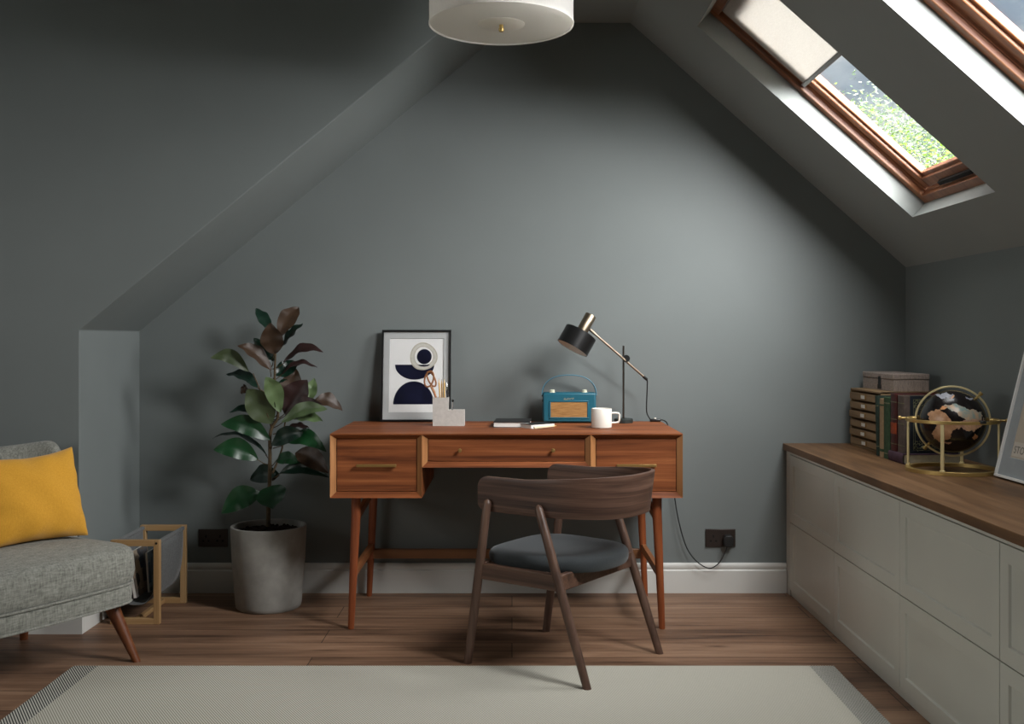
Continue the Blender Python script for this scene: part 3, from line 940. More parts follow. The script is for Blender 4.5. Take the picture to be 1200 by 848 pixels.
annulus(612, 304, 86, 78, CREAM, .0006, 'printed_ring'); annulus(612, 304, 79, 62, plain('pale_ring_ink', (214, 212, 202), .85, 0, .1, .08, 120), .0007, 'printed_ring'); annulus(613, 303, 63, 58, CREAM, .0008, 'printed_ring')
annulus(613, 303, 60, 1, ARTP, .0005, 'printed_gap')
inkpoly('printed_sun', [pp(617+46*math.cos(a*PI/16), 305+47*math.sin(a*PI/16)) for a in range(32)][::-1], NAVY, .0011)
inkpoly('printed_lens', [pp(575, 355), pp(655, 355), pp(640, 364), pp(615, 368), pp(590, 364)][::-1], NAVY, .0011)
mb = MB(); mb.box(.008, FW-.008, .008, FH-.008, .0045, .0057); obj('glazing', mb, GLASS, t)

# ---------------------------------------------------------------- pen pot with pencils and scissors
yp0, yp1 = 4.332, 4.40
def X(px, d): return (px-CX)*d/F
xa, xm_, xb_ = X(507, yp0), X(525.2, yp0), X(544, yp0)
t = thing('pen_holder', 'L-shaped pale concrete pen holder on the desk in front of art frame', 'pen holder', ((xa+xb_)/2, (yp0+yp1)/2, DT))
mb = MB(); w = .005; zt, zl = DT+.1175, DT+.0655
def cup(x0, x1, z1):
    mb.box(x0, x1, yp0, yp0+w, DT, z1); mb.box(x0, x1, yp1-w, yp1, DT, z1); mb.box(x0, x0+w, yp0+w, yp1-w, DT, z1); mb.box(x1-w, x1, yp0+w, yp1-w, DT, z1); mb.box(x0+w, x1-w, yp0+w, yp1-w, DT, DT+w)
cup(xa, xm_, zt); cup(xm_-.0002, xb_, zl); obj('pot', mb, CONCP, t, world=True, smooth=False)
def pencil(label, px0, py0, px1, py1, d, body):
    b = at(px0, py0, d); tip = at(px1, py1, d+.004); ax = (tip-b).normalized(); b = b-ax*((b.z-(DT+.006))/ax.z)
    t = thing('pencil', label, 'pencil', b, 'pencils in the pen holder')
    L = (tip-b).length
    mb = MB(); mb.tube([b, b+ax*(L-.02)], .0036, 6); obj('barrel', mb, body, t, world=True)
    mb = MB(); mb.tube([b+ax*(L-.02), b+ax*(L-.004)], [.0036, .001], 6); tp = obj('tip', mb, ORANGEW, t, world=True)
    mb = MB(); mb.tube([b+ax*(L-.0045), tip], [.0011, .0002], 6); obj('lead', mb, GRAPH, tp, world=True)
pencil('pale wooden pencil in concrete pot, just right of the copper scissors', 515.5, 465, 514.3, 443, 4.36, PENCILW)
pencil('middle pale pencil of the three standing in the concrete pot', 518, 465, 517.5, 444, 4.372, PENCILW)
pencil('rightmost pale pencil of the three standing in the concrete pot', 520.8, 465, 520.6, 443, 4.36, PENCILW)
b = at(524.5, 465, 4.375); tp = at(523.2, 448, 4.375); ax = (tp-b).normalized(); b0 = b-ax*.085
t = thing('pen', 'silver and dark pen standing beside the pencils in concrete pot', 'pen', b0)
mb = MB(); mb.tube([b0, b+(tp-b)*.45], .0042, 12); obj('barrel', mb, GRAPH, t, world=True)
mb = MB(); mb.tube([b+(tp-b)*.45, b+(tp-b)*.9, tp], [.0042, .004, .0012], 12); mb.tube([b+(tp-b)*.2+Vector((.005, -.002, 0)), b+(tp-b)*.8+Vector((.005, -.002, 0))], .001, 6); obj('clip_end', mb, STEEL, t, world=True)
# scissors: two loops and shanks
ctr = at(503.8, 444.5, 4.352); low = at(512, 466, 4.352)
ax = (low-ctr).normalized()
t = thing('scissors', 'copper-handled scissors standing in the concrete pen holder', 'scissors', low-Vector((0, 0, .08)))
def loop(c, rx, rz, tilt, rr, n=28):
    R_ = Matrix.Rotation(tilt, 3, 'Y')
    return [c+R_ @ Vector((rx*math.cos(2*PI*k/n), 0, rz*math.sin(2*PI*k/n))) for k in range(n)]
for k, (dx, tl, dy) in enumerate(((-.0035, -.42, 0), (.006, .12, .004))):
    mb = MB(); c = ctr+Vector((dx, dy, .002)); mb.tube(loop(c, .018 if k == 0 else .0135, .0335, -tl*.6 if k == 0 else -.45, 0), .0036, 10, closed=True)
    e = c+Vector((.006 if k == 0 else .0015, 0, -.03)); mb.tube([e, (e+low)/2+Vector((0, dy, 0)), low+Vector((0, dy, -.01))], [.003, .0038, .0036], 10)
    h = obj('handle', mb, COPPER, t, world=True)
    mb = MB(); mb.tube([low+Vector((0, dy, -.009)), low+ax*.03+Vector((0, dy, -.01)), low+Vector((.012, dy, -.088))], [.0036, .004, .001], 8, squash=.3); obj('blade', mb, STEEL, h, world=True)
# bulldog-style steel clips in the low cup
b = at(527.5, 481, 4.36); tp = at(526.8, 470, 4.36)
t = thing('compass', 'small steel drawing compass standing in the low end of pen holder', 'drawing compass', b-Vector((0, 0, .05)))
hinge = at(530.6, 469.5, 4.36)
mb = MB(); mb.tube([hinge, at(527.4, 481, 4.36)-Vector((0, 0, .045))], [.0022, .0012], 8); obj('arm', mb, STEEL, t, world=True)
mb = MB(); mb.tube([hinge, at(530.0, 481, 4.36)-Vector((-.002, 0, .045))], [.0022, .0012], 8); obj('arm', mb, STEEL, t, world=True)
mb = MB(); mb.lathe([(0, -.003), (.005, -.003), (.005, .003), (0, .003)], 16, Matrix.Translation(hinge) @ Matrix.Rotation(PI/2, 4, 'X')); obj('hinge', mb, STEEL, t, world=True)

# ---------------------------------------------------------------- radio
rx0, rx1 = X(636.3, 4.478), X(698.6, 4.478)
t = thing('radio', 'teal portable radio with carry handle and gold grille on the desk', 'radio', ((rx0+rx1)/2, 4.52, DT))
ry0, ry1 = 4.478, 4.565; rz1 = CZ-(460-CY)*4.478/F
mb = MB(); mb.box(rx0, rx1, ry0, ry1, DT+.004, rz1); body = obj('body', mb, TEAL, t, world=True, bevel=.008, seg=3)
for x in (rx0+.02, rx1-.02):
    for y in (ry0+.015, ry1-.015): mb = MB(); mb.lathe([(0, DT), (.007, DT), (.007, DT+.005), (0, DT+.005)], 12, Matrix.Translation((x, y, 0))); obj('foot', mb, BLACK, t, world=True)
gx0, gx1 = X(645.4, 4.476), X(688.0, 4.476); gz0, gz1 = CZ-(488.8-CY)*4.476/F, CZ-(471.2-CY)*4.476/F
mb = MB(); ringM = Matrix(((1, 0, 0, 0), (0, 0, 1, 0), (0, 1, 0, 0), (0, 0, 0, 1)))
ringframe(mb, gx0-.008, gx1+.008, gz0-.007, gz1+.008, .0075, ry0-.003, ry0+.002)
for v in mb.bm.verts: v.co = Vector((v.co.x, v.co.z, v.co.y))
obj('grille_surround', mb, TEAL, t, world=True, bevel=.002)
mb = MB(); mb.box(gx0, gx1, ry0-.0012, ry0+.002, gz0, gz1)
m, tt, bb = nt('gold_grille'); wv = noise(tt, coords(tt, (20, 20, 700)), 1, 2); tt.links.new(ramp(tt, wv, [(.35, lin((132, 92, 48))), (.65, lin((186, 140, 82)))]), bb.inputs['Base Color']); bb.inputs['Roughness'].default_value = .55; bb.inputs['Metallic'].default_value = .25; bump(tt, bb, wv, .4)
obj('grille', mb, m, t, world=True)
for px in (647.2, 685.2):
    x = X(px, 4.5); mb = MB(); mb.lathe([(0, 0), (.0125, 0), (.0125, .002), (.0105, .003), (.0105, .011), (.009, .0125), (0, .0125)], 24, Matrix.Translation((x, 4.505, rz1-.0005))); obj('dial_knob', mb, CREAMKNOB, t, world=True)
# handle strap
xc = (rx0+rx1)/2; hw = (rx1-rx0)/2+.004; zb = rz1-.012; zt_ = CZ-(439-CY)*4.52/F
def arcp(k, n, dw=0, dz=0):
    a = PI*k/n; c, s = math.cos(a), math.sin(a)
    return (xc-(hw+dw)*math.copysign(abs(c)**.8, c), zb+(zt_-zb+dz)*s**.9 if s > 0 else zb)
mb = MB(); n = 40
L1 = [arcp(k, n) for k in range(n+1)]; L2 = [arcp(k, n, -.003, -.003) for k in range(n+1)]
for k in range(n):
    for (p, q) in (((L1[k], L1[k+1]), (L2[k], L2[k+1])),):
        (a0, a1), (b0_, b1_) = p, q
        for y in (4.505, 4.537):
            mb.poly([(a0[0], y, a0[1]), (a1[0], y, a1[1]), (b1_[0], y, b1_[1]), (b0_[0], y, b0_[1])])
        mb.poly([(a0[0], 4.505, a0[1]), (a1[0], 4.505, a1[1]), (a1[0], 4.537, a1[1]), (a0[0], 4.537, a0[1])])
        mb.poly([(b0_[0], 4.505, b0_[1]), (b1_[0], 4.505, b1_[1]), (b1_[0], 4.537, b1_[1]), (b0_[0], 4.537, b0_[1])])
bmesh.ops.remove_doubles(mb.bm, verts=mb.bm.verts, dist=1e-5)
hd = obj('carry_handle', mb, TEAL, t, world=True)
mb = MB(); mb.tube([(p[0], 4.5045, p[1]) for p in L1], .0013, 6); obj('handle_trim', mb, TEALR, hd, world=True)
for s in (-1, 1):
    mb = MB(); mb.lathe([(0, 0), (.007, 0), (.007, .004), (.0045, .006), (0, .006)], 16, Matrix.Translation((xc+s*(rx1-rx0)/2-s*.001, 4.521, zb)) @ Matrix.Rotation(s*PI/2, 4, 'Y')); obj('pivot_stud', mb, BLACKM if s < 0 else STEEL, t, world=True)
mb = MB(); mb.lathe([(0, 0), (.006, 0), (.006, .004), (0, .004)], 14, Matrix.Translation((rx0+.001, 4.50, zb-.022)) @ Matrix.Rotation(-PI/2, 4, 'Y')); obj('side_button', mb, BLACKM, t, world=True)
cu = bpy.data.curves.new('script_badge', 'FONT'); cu.body = 'Roberts'; cu.size = .0138; cu.extrude = .0004; cu.shear = .35; cu.align_x = 'CENTER'
cu.materials.append(plain('gold_badge', (160, 158, 136), .4))
text_mesh(cu, body, mtx(t).inverted() @ (Matrix.Translation((X(666.5, 4.476), ry0-.0008, CZ-(468.2-CY)*4.476/F)) @ Matrix.Rotation(math.radians(6), 4, 'Y').inverted() @ Matrix.Rotation(PI/2, 4, 'X')))

# ---------------------------------------------------------------- mug
mc = Vector((X(704.9, 4.239), 4.239, DT))
t = thing('mug', 'white straight-sided mug with square handle on the desk by radio', 'mug', mc)
r = .0418; h = .0795
mb = MB(); mb.lathe([(0, 0), (r-.006, 0), (r-.001, .003), (r, .006), (r, h-.003), (r-.0015, h), (r-.003, h), (r-.0045, h-.004), (r-.0045, .008), (r-.01, .005), (0, .005)], 40); obj('cup', mb, WHITE, t)
mb = MB(); pts = [(r-.002, 0, h*.76), (r+.016, 0, h*.77), (r+.027, 0, h*.75), (r+.031, 0, h*.68), (r+.030, 0, h*.38), (r+.026, 0, h*.29), (r+.016, 0, h*.265), (r-.002, 0, h*.265)]
mb.tube(pts, .0042, 12, squash=1.5); obj('handle', mb, WHITE, t)
mb = MB(); mb.lathe([(0, h-.016), (r-.0046, h-.016)], 40); obj('tea', mb, plain('tea', (60, 36, 20), .1), t)

# ---------------------------------------------------------------- notebooks and pen on the desk
y0 = 4.26
xa = X(578, y0)
t = thing('notebook', 'black-covered closed notebook with pale page edges lying on the desk', 'notebook', Matrix.Translation((xa, y0, DT)) @ Matrix.Rotation(math.radians(-3), 4, 'Z'))
mb = MB(); mb.box(0.002, .146, .003, .195, .002, .0205); obj('pages', mb, PAPER, t)
mb = MB(); mb.box(0, .15, 0, .2, .0205, .0228); mb.box(0, .15, 0, .2, 0, .002); mb.box(0, .0025, 0, .2, 0.001, .0218); obj('cover', mb, BLACKM, t)
t = thing('notebook', 'slim black notebook with white page block turned aslant on the larger notebook', 'notebook', Matrix.Translation((X(622.5, 4.20), 4.205, DT)) @ Matrix.Rotation(math.radians(40), 4, 'Z'))
mb = MB(); mb.box(0.001, .127, .001, .082, 0, .0145); obj('pages', mb, PAPER, t)
mb = MB(); mb.box(0, .128, 0, .083, .0145, .0165); obj('cover', mb, BLACKM, t)
p0 = Vector((X(611, 4.215), 4.215, DT+.0275)); p1 = Vector((X(650, 4.39), 4.39, DT+.0285))
p0 = Vector((X(626, 4.19), 4.178, DT+.005)); p1 = Vector((X(652, 4.30), 4.29, DT+.005))
t = thing('pencil', 'cream pencil lying on the desk along the aslant notebook', 'pencil', p0)
ax = (p1-p0).normalized(); L = (p1-p0).length
mb = MB(); mb.tube([p0, p0+ax*(L-.018)], .0042, 8); obj('barrel', mb, plain('cream_pencil', (226, 212, 180), .5), t, world=True)
mb = MB(); mb.tube([p0+ax*(L-.018), p1], [.0042, .0006], 8); obj('tip', mb, PENCILW, t, world=True)

# ---------------------------------------------------------------- desk lamp
LD_ = 4.50
bp = Vector((X(730.6, LD_), LD_, DT))
t = thing('desk_lamp', 'adjustable black and brass desk lamp on a thin pole at desk right', 'lamp', bp)
mb = MB(); mb.lathe([(0, 0), (.04, 0), (.041, .003), (.041, .016), (.038, .019), (0, .02)], 36, Matrix.Translation(bp)); obj('base', mb, DARKGREEN, t, world=True)
ptop = CZ-(405-CY)*LD_/F
mb = MB(); mb.tube([bp+Vector((0, 0, .018)), Vector((bp.x, LD_, ptop))], .0042, 14); obj('pole', mb, GUN, t, world=True)
armd = LD_-.02
a0 = at(757, 443.5, armd); a1 = at(692.5, 387, armd-.05)
mb = MB(); ad = (a1-a0).normalized(); mb.tube([a0+ad*.012, a1-ad*.02], .0048, 14); mb.tube([a1-ad*.026, a1+ad*.004], .0062, 14); obj('arm', mb, NICKEL, t, world=True)
mb = MB(); mb.tube([a0-ad*.006, a0+ad*.016], .0068, 14); obj('arm_end', mb, BLACK, t, world=True)
kp = at(733.8, 420, armd-.016)
mb = MB(); mb.lathe([(0, -.016), (.0145, -.016), (.016, -.013), (.016, .004), (.0145, .007), (0, .007)], 28, Matrix.Translation(kp) @ Matrix.Rotation(PI/2, 4, 'X')); mb.tube([kp, Vector((bp.x, LD_+.008, kp.z))], .007, 12); obj('joint_knob', mb, BLACK, t, world=True)
# head: axis from the mouth up to the neck
hd_ = armd-.075
hc = at(676, 398.5, hd_)
axv = Vector((.5, .135, .865)).normalized()
q = axv.to_track_quat('Z', 'Y').to_matrix().to_4x4(); HM = Matrix.Translation(hc) @ q
R0 = .0705; H0 = .079
mb = MB(); mb.lathe([(0, H0/2), (R0-.003, H0/2), (R0, H0/2-.003), (R0, -H0/2), (R0-.0015, -H0/2), (R0-.002, H0/2-.004), (0, H0/2-.004)], 48, HM); shd = obj('shade', mb, BLACK, t, world=True)
mb = MB(); mb.lathe([(R0-.0025, -H0/2+.0005), (R0-.0035, H0/2-.006), (0, H0/2-.006)], 48, HM); obj('shade_lining', mb, WHITE, shd, world=True)
mb = MB(); mb.lathe([(0, H0/2), (.0245, H0/2), (.0245, H0/2+.082), (.023, H0/2+.084), (0, H0/2+.084)], 32, HM); obj('neck', mb, NICKEL, t, world=True)
mb = MB(); mb.lathe([(0, .03), (.02, .026), (.026, .005), (.022, -.012), (.012, -.022), (0, -.025)], 24, HM); obj('bulb', mb, DIFF, t, world=True)
nk = HM @ Vector((0, 0, H0/2+.03)); mb = MB(); mb.tube([nk, a1], .0045, 12); obj('neck_joint', mb, GUN, t, world=True)
# flex: arm end -> inline switch -> behind the desk -> plug
sw = at(768, 491.5, 4.55)
pts = [a0-ad*.004, at(758.6, 446, 4.49), at(758.4, 455, 4.5), at(757.7, 475, 4.53), at(758.2, 484, 4.545), at(761, 489.5, 4.55), Vector((sw.x-.018, 4.552, DT+.006))]
def smoothpts(P, n=6):
    out = []
    for i in range(len(P)-1):
        p0 = P[max(i-1, 0)]; p1 = P[i]; p2 = P[i+1]; p3 = P[min(i+2, len(P)-1)]
        for k in range(n):
            u = k/n
            out.append(.5*((2*p1)+(p2-p0)*u+(2*p0-5*p1+4*p2-p3)*u*u+(3*p1-p0-3*p2+p3)*u**3))
    out.append(P[-1]); return out
mb = MB(); mb.tube(smoothpts(pts), .0026, 8); obj('cord', mb, CORD, t, world=True)
mb = MB(); mb.box(sw.x-.024, sw.x+.024, 4.543, 4.562, DT+.0005, DT+.013); s_ = obj('inline_switch', mb, BLACK, t, world=True, bevel=.004)
mb = MB(); mb.box(sw.x-.005, sw.x+.004, 4.547, 4.558, DT+.0125, DT+.018); obj('rocker', mb, WHITE, s_, world=True, bevel=.001)
pe = at(852, 640.5, 4.585)
pts = [Vector((sw.x+.02, 4.553, DT+.006)), Vector((sw.x+.04, 4.585, DT+.004)), at(783, 500, 4.598), at(787, 540, 4.598), at(791, 585, 4.598), at(796.5, 615, 4.594), at(805, 642, 4.59), at(817, 658, 4.582), at(831, 665.5, 4.58), at(842, 660, 4.582), at(849, 648, 4.586), pe]
mb = MB(); mb.tube(smoothpts(pts), .0026, 8); cd = obj('cord', mb, CORD, t, world=True)
mb = MB(); x0, x1 = X(847.4, 4.6), X(858.8, 4.6); z0, z1 = CZ-(640-CY)*4.6/F, CZ-(626.5-CY)*4.6/F
mb.prism([(x0+.006, z0), (x1-.006, z0), (x1, z0+.012), (x1, z1-.012), (x1-.008, z1), (x0+.008, z1), (x0, z1-.012), (x0, z0+.012)], 4.578, 4.612, Matrix(((1, 0, 0, 0), (0, 0, 1, 0), (0, 1, 0, 0), (0, 0, 0, 1))))
obj('plug', mb, BLACKM, cd, world=True, bevel=.004)

# ---------------------------------------------------------------- wall sockets
def socket(label, px0, px1, py0, py1):
    d = 4.612
    x0, x1 = X(px0, d), X(px1, d); z0, z1 = CZ-(py1-CY)*d/F, CZ-(py0-CY)*d/F
    t = thing('wall_socket', label, 'wall socket', ((x0+x1)/2, d, z0), 'wall sockets above the skirting')
    mb = MB(); mb.box(x0, x1, d, YB, z0, z1); obj('plate', mb, SOCK, t, world=True, bevel=.002)
    for cx in (x0+(x1-x0)*.26, x0+(x1-x0)*.74):
        mb = MB(); zc = (z0+z1)/2
        def rec(a, b, c, e): mb.box(a, b, d-.0006, d+.002, c, e)
        rec(cx-.0035, cx+.0035, zc+.002, zc+.0135); rec(cx-.0165, cx-.0075, zc-.0165, zc-.0085); rec(cx+.0075, cx+.0165, zc-.0165, zc-.0085)
        obj('pin_holes', mb, HOLE, t, world=True)
socket('dark bronze double wall socket left of the concrete plant pot', 232.4, 266.8, 619.8, 640.6)
socket('dark bronze double wall socket with the lamp plug in its right half', 827, 862, 619.8, 640.6)

# ---------------------------------------------------------------- potted plant
pc = Vector((-1.018, 4.371, 0))
t = thing('potted_rubber_plant', 'tall rubber plant with green and maroon leaves in grey concrete pot', 'potted plant', pc)
mb = MB(); mb.lathe([(0, 0), (.126, 0), (.133, .006), (.136, .02), (.15, .2), (.156, .335), (.155, .341), (.15, .343), (.143, .341), (.141, .33), (.138, .29), (0, .288)], 56); obj('pot', mb, CONC, t)
mb = MB(); rnd = random.Random(5)
def soilf(u, v):
    a = 2*PI*u; r = .1405*v
    return Vector((r*math.cos(a), r*math.sin(a), .316+.012*(1-v)+rnd.uniform(-.004, .004)))
mb.grid(soilf, 60, 14, closeu=True)
for k in range(140):
    a = rnd.uniform(0, 2*PI); r = .13*math.sqrt(rnd.random()); mb.ball((r*math.cos(a), r*math.sin(a), .32), rnd.uniform(.004, .008), 5, 3)
o = obj('soil', mb, SOIL, t); o['kind'] = 'stuff'
def cp(cx, cy, dy=0): return at(220+cx/3.03, 340+cy/3.03, 4.371+dy)
def stem(pts, r0, r1, mb):
    P = smoothpts([Vector(p) for p in pts], 5); mb.tube(P, [lerp(r0, r1, i/(len(P)-1)) for i in range(len(P))], 8)
mb = MB()
stem([cp(285, 838), cp(287, 760), cp(290, 690), cp(292, 600), cp(292, 520), cp(300, 485), cp(320, 450), cp(316, 400), cp(309, 330), cp(310, 260), cp(312, 200), cp(306, 130)], .0095, .003, mb)
stem([cp(300, 650), cp(318, 610, .02), cp(335, 560, .03), cp(338, 520, .03), cp(345, 470, .04)], .005, .003, mb)
stem([cp(298, 490), cp(280, 430, -.03), cp(255, 350, -.03), cp(232, 295, -.03)], .004, .002, mb)
stem([cp(345, 470, .03), cp(360, 410, .03), cp(372, 365, .03)], .004, .002, mb)
LV = [ # base, tip, width, depth of tip, colour, roll, droop
 (293, 145, 242, 65, 32, .06, 'd', .5, .05), (325, 165, 394, 60, 62, .08, 'b', .2, .12), (308, 226, 293, 116, 84, -.06, 'b', .0, .0), (335, 200, 409, 118, 38, .0, 'd', .6, .05),
 (306, 250, 235, 170, 50, .03, 'd', .3, -.05), (296, 285, 178, 195, 46, -.06, 'b', .5, .12), (340, 258, 480, 218, 34, -.04, 'm', .5, .2), (216, 288, 80, 240, 46, -.05, 'o', .2, .22),
 (248, 345, 136, 300, 36, .03, 'd', .6, .16), (330, 300, 460, 275, 22, .02, 'm', .6, .22), (308, 302, 392, 255, 54, .06, 'd', .2, .0), (352, 400, 385, 278, 76, .05, 'b', .1, .0),
 (328, 432, 278, 308, 54, -.10, 'l', .3, .12), (345, 440, 424, 318, 92, .0, 'm', .1, .05), (424, 402, 450, 312, 46, .06, 'l', .1, .0), (298, 472, 212, 350, 98, -.07, 'o', .1, .05),
 (290, 440, 148, 432, 28, -.05, 'd', .5, .12), (445, 396, 550, 428, 44, .05, 'b', .4, .2), (335, 468, 496, 422, 44, -.10, 'l', .3, .12), (345, 445, 478, 404, 46, -.06, 'm', .3, .12),
 (375, 455, 480, 466, 34, -.08, 'l', .5, .08), (292, 530, 118, 476, 62, -.06, 'g', .2, .15), (282, 585, 88, 525, 20, .04, 'd', .7, .2), (250, 600, 92, 566, 66, -.06, 'g', .2, .15),
 (298, 548, 412, 506, 56, -.08, 'd', .2, .1), (352, 540, 492, 572, 52, -.05, 'g', .3, .22), (382, 576, 500, 648, 66, -.07, 'b', .2, .12), (312, 604, 396, 612, 40, -.12, 'g', .3, .1),
 (326, 648, 502, 664, 44, -.06, 'd', .3, .15), (325, 655, 222, 672, 62, .08, 'd', .2, .1), (256, 716, 120, 792, 78, -.07, 'g', .1, .12), (300, 692, 303, 776, 112, -.11, 'g', .0, .0),
 (214, 350, 186, 360, 30, .02, 'b', .4, .05), (350, 490, 432, 490, 20, -.03, 'm', .6, .1), (316, 330, 345, 345, 60, .05, 'd', .1, 0), (300, 470, 215, 450, 34, .06, 'd', .3, .1)]
stm = mb
fol = MB(); cols = list(LEAF)
for bx, by, tx, ty, w_, dy, col, roll, droop in LV:
    b = cp(bx, by, dy*.25); tp = cp(tx, ty, dy*1.0)
    L = (tp-b).length; ax = (tp-b).normalized()
    view = Vector((0, -1, 0)) if dy >= -.2 else Vector((0, -1, .3))
    nn = (view-ax*view.dot(ax)).normalized()
    up_ = Vector((0, 0, 1)); un = (up_-ax*up_.dot(ax))
    if un.length > .2: nn = (nn*(1-roll)+un.normalized()*roll).normalized()
    sd = ax.cross(nn).normalized()
    wid = w_/3.03*4.371/F/2
    wid = wid/max(.62, 1-roll*.6)
    cdir = Vector((0, 0, 1)) if un.length > .3 else nn
    def lf(u, v):
        wv_ = max(0, math.sin(PI*min(1, (u*.985+.01))**.95))**.82*(1.02-.1*u)
        s2 = (v*2-1)
        bend = droop*L*math.sin(PI*u)
        fold = abs(s2)*wid*wv_*.28
        ripple = .004*math.sin(u*17+bx)*abs(s2)
        return b+ax*L*u+sd*s2*wid*wv_+nn*(fold+ripple)+cdir*bend
    fol.mi = cols.index(col); fol.grid(lf, 15, 7)
    # midrib
    fol.mi = cols.index('l') if col in 'lo' else cols.index(col)
    # petiole
    hub = cp(292+max(-8, min(20, (bx-292)*.15)), min(by+22, 800)) if abs(bx-300) < 70 else None
    if hub is not None: hub = hub+Vector((0, .014, 0))
    if hub is not None: stem([hub, (hub+b)/2+Vector((0, 0, -.004)), b+ax*L*.03], .0022, .0016, stm)
obj('stem', stm, STEM, t, world=True)
obj('foliage', fol, [LEAF[c] for c in cols], t, world=True, normals=False)

# ---------------------------------------------------------------- magazine rack
t = thing('magazine_rack', 'pale oak magazine rack with grey felt sling standing in the alcove corner', 'magazine rack', (-1.48, 4.27, 0))
kx0, kx1, ky0, ky1, kh = -1.577, -1.384, 4.098, 4.451, .33
p = .0235
for y in (ky0, ky1-p):
    for x in (kx0, kx1-p):
        mb = MB(); mb.box(x, x+p, y, y+p, 0, kh); obj('post', mb, OAK, t, world=True, bevel=.0015)
    for z in (0, kh-p):
        mb = MB(); mb.box(kx0+p, kx1-p, y, y+p, z, z+p); obj('crossbar', mb, OAKX, t, world=True, bevel=.0015)
mb = MB(); xm = (kx0+kx1)/2; mb.box(xm-.009, xm+.009, ky0+p, ky1-p, .002, .02); obj('floor_rail', mb, OAKY, t, world=True, bevel=.0015)
for x in (kx0+p/2, kx1-p/2):
    mb = MB(); mb.tube([(x, ky0+.003, kh-p/2), (x, ky1-.003, kh-p/2)], .0085, 14); obj('dowel', mb, FELT, t, world=True)
    mb = MB(); mb.tube([(x, ky0-.0012, kh-p/2), (x, ky0+.004, kh-p/2)], .0046, 14); obj('bolt', mb, BLACK, t, world=True)
hw = (kx1-kx0)/2-p/2
def sling(u, v):
    a = PI*u
    x = xm-hw*math.cos(a)*(1 if True else 1)
    s = math.sin(a)
    z = (kh-p/2)-.245*s**.75
    return Vector((xm-(hw+.004*s)*math.copysign(abs(math.cos(a))**.7, math.cos(a)), lerp(ky0+.004+p*.5, ky1-p*.5-.004, v), z))
mb = MB(); mb.grid(sling, 40, 6); obj('sling', mb, FELT, t, world=True, solid=.004)
def magazine(label, x0, x1, z0, h, y0, y1, th, cm):
    M = Matrix.Translation((x0, y0, z0)) @ Matrix.Rotation(math.atan2(x1-x0, h), 4, 'Y')
    t = thing('magazine', label, 'magazine', M, 'magazines in the rack')
    H_ = math.hypot(x1-x0, h)
    mb = MB(); mb.box(-th+.0006, -.0006, 0, y1-y0, 0, H_); obj('pages', mb, PAPER, t)
    mb = MB(); mb.box(-.0006, 0.0004, 0, y1-y0, 0, H_); mb.box(-th-.0004, -th+.0006, 0, y1-y0, 0, H_); obj('cover', mb, cm, t)
    return t
def collage(name, stops, sc):
    m, tt, bb = nt(name); vo = N(tt, 'ShaderNodeTexVoronoi'); vo.inputs['Scale'].default_value = sc; vo.distance = 'CHEBYCHEV'
    tt.links.new(coords(tt), vo.inputs['Vector']); sp = N(tt, 'ShaderNodeSeparateColor'); tt.links.new(vo.outputs['Color'], sp.inputs[0])
    c = ramp(tt, sp.outputs[0], stops); tt.links.new(c, bb.inputs['Base Color']); bb.inputs['Roughness'].default_value = .3
    return m
magazine('white-edged magazine with dark photo cover, leaning in the felt rack', -1.482, -1.512, .098, .175, 4.125, 4.325, .012, collage('dark_cover', [(.2, lin((60, 60, 64))), (.45, lin((150, 130, 108))), (.7, lin((84, 88, 96))), (.95, lin((226, 200, 166)))], 22))
magazine('blue-grey magazine behind the dark-covered one in the felt rack', -1.462, -1.472, .098, .16, 4.215, 4.40, .008, collage('blue_cover', [(.3, lin((120, 146, 172))), (.6, lin((190, 204, 214))), (.9, lin((90, 104, 124)))], 14))

# ---------------------------------------------------------------- armchair
arm = thing('armchair', 'grey tweed armless lounge chair with brown tapered legs, cut off at left', 'armchair', Matrix.Translation((-1.736, 3.537, 0)) @ Matrix.Rotation(math.radians(-30), 4, 'Z'))
def outline(inset, z, n=120, front=.336, back=-.29, hw=.312, e=10):
    L = []
    cx = (front+back)/2; a = (front-back)/2-inset; b = hw-inset
    for k in range(n):
        th = 2*PI*k/n
        x, y = superell(th, a, b, e)
        bow = .014*(1-(y/b)**2) if x > 0 else 0
        L.append(Vector((cx+x+bow, y, z)))
    return L
mb = MB(); mb.loft([outline(i, z) for i, z in ((.03, .210), (.008, .213), (.004, .222), (.003, .245), (.004, .268), (.01, .275), (.03, .277))]); obj('seat_base', mb, TWEED, arm)
mb = MB()
def crown(i, z):
    L = outline(i, z); return L
loops = [outline(i, z) for i, z in ((.03, .278), (.008, .280), (.001, .292), (-.004, .32), (-.002, .356), (.0, .380), (.006, .394), (.02, .404), (.05, .412), (.1, .421), (.19, .432), (.28, .438))]
mb.loft(loops); obj('seat_cushion', mb, TWEED, arm)
for z, i in ((.2775, .004), (.2135, .006)):
    mb = MB(); mb.tube(outline(i-.001, z), .0045, 8, closed=True); obj('piping', mb, TWEED, arm)
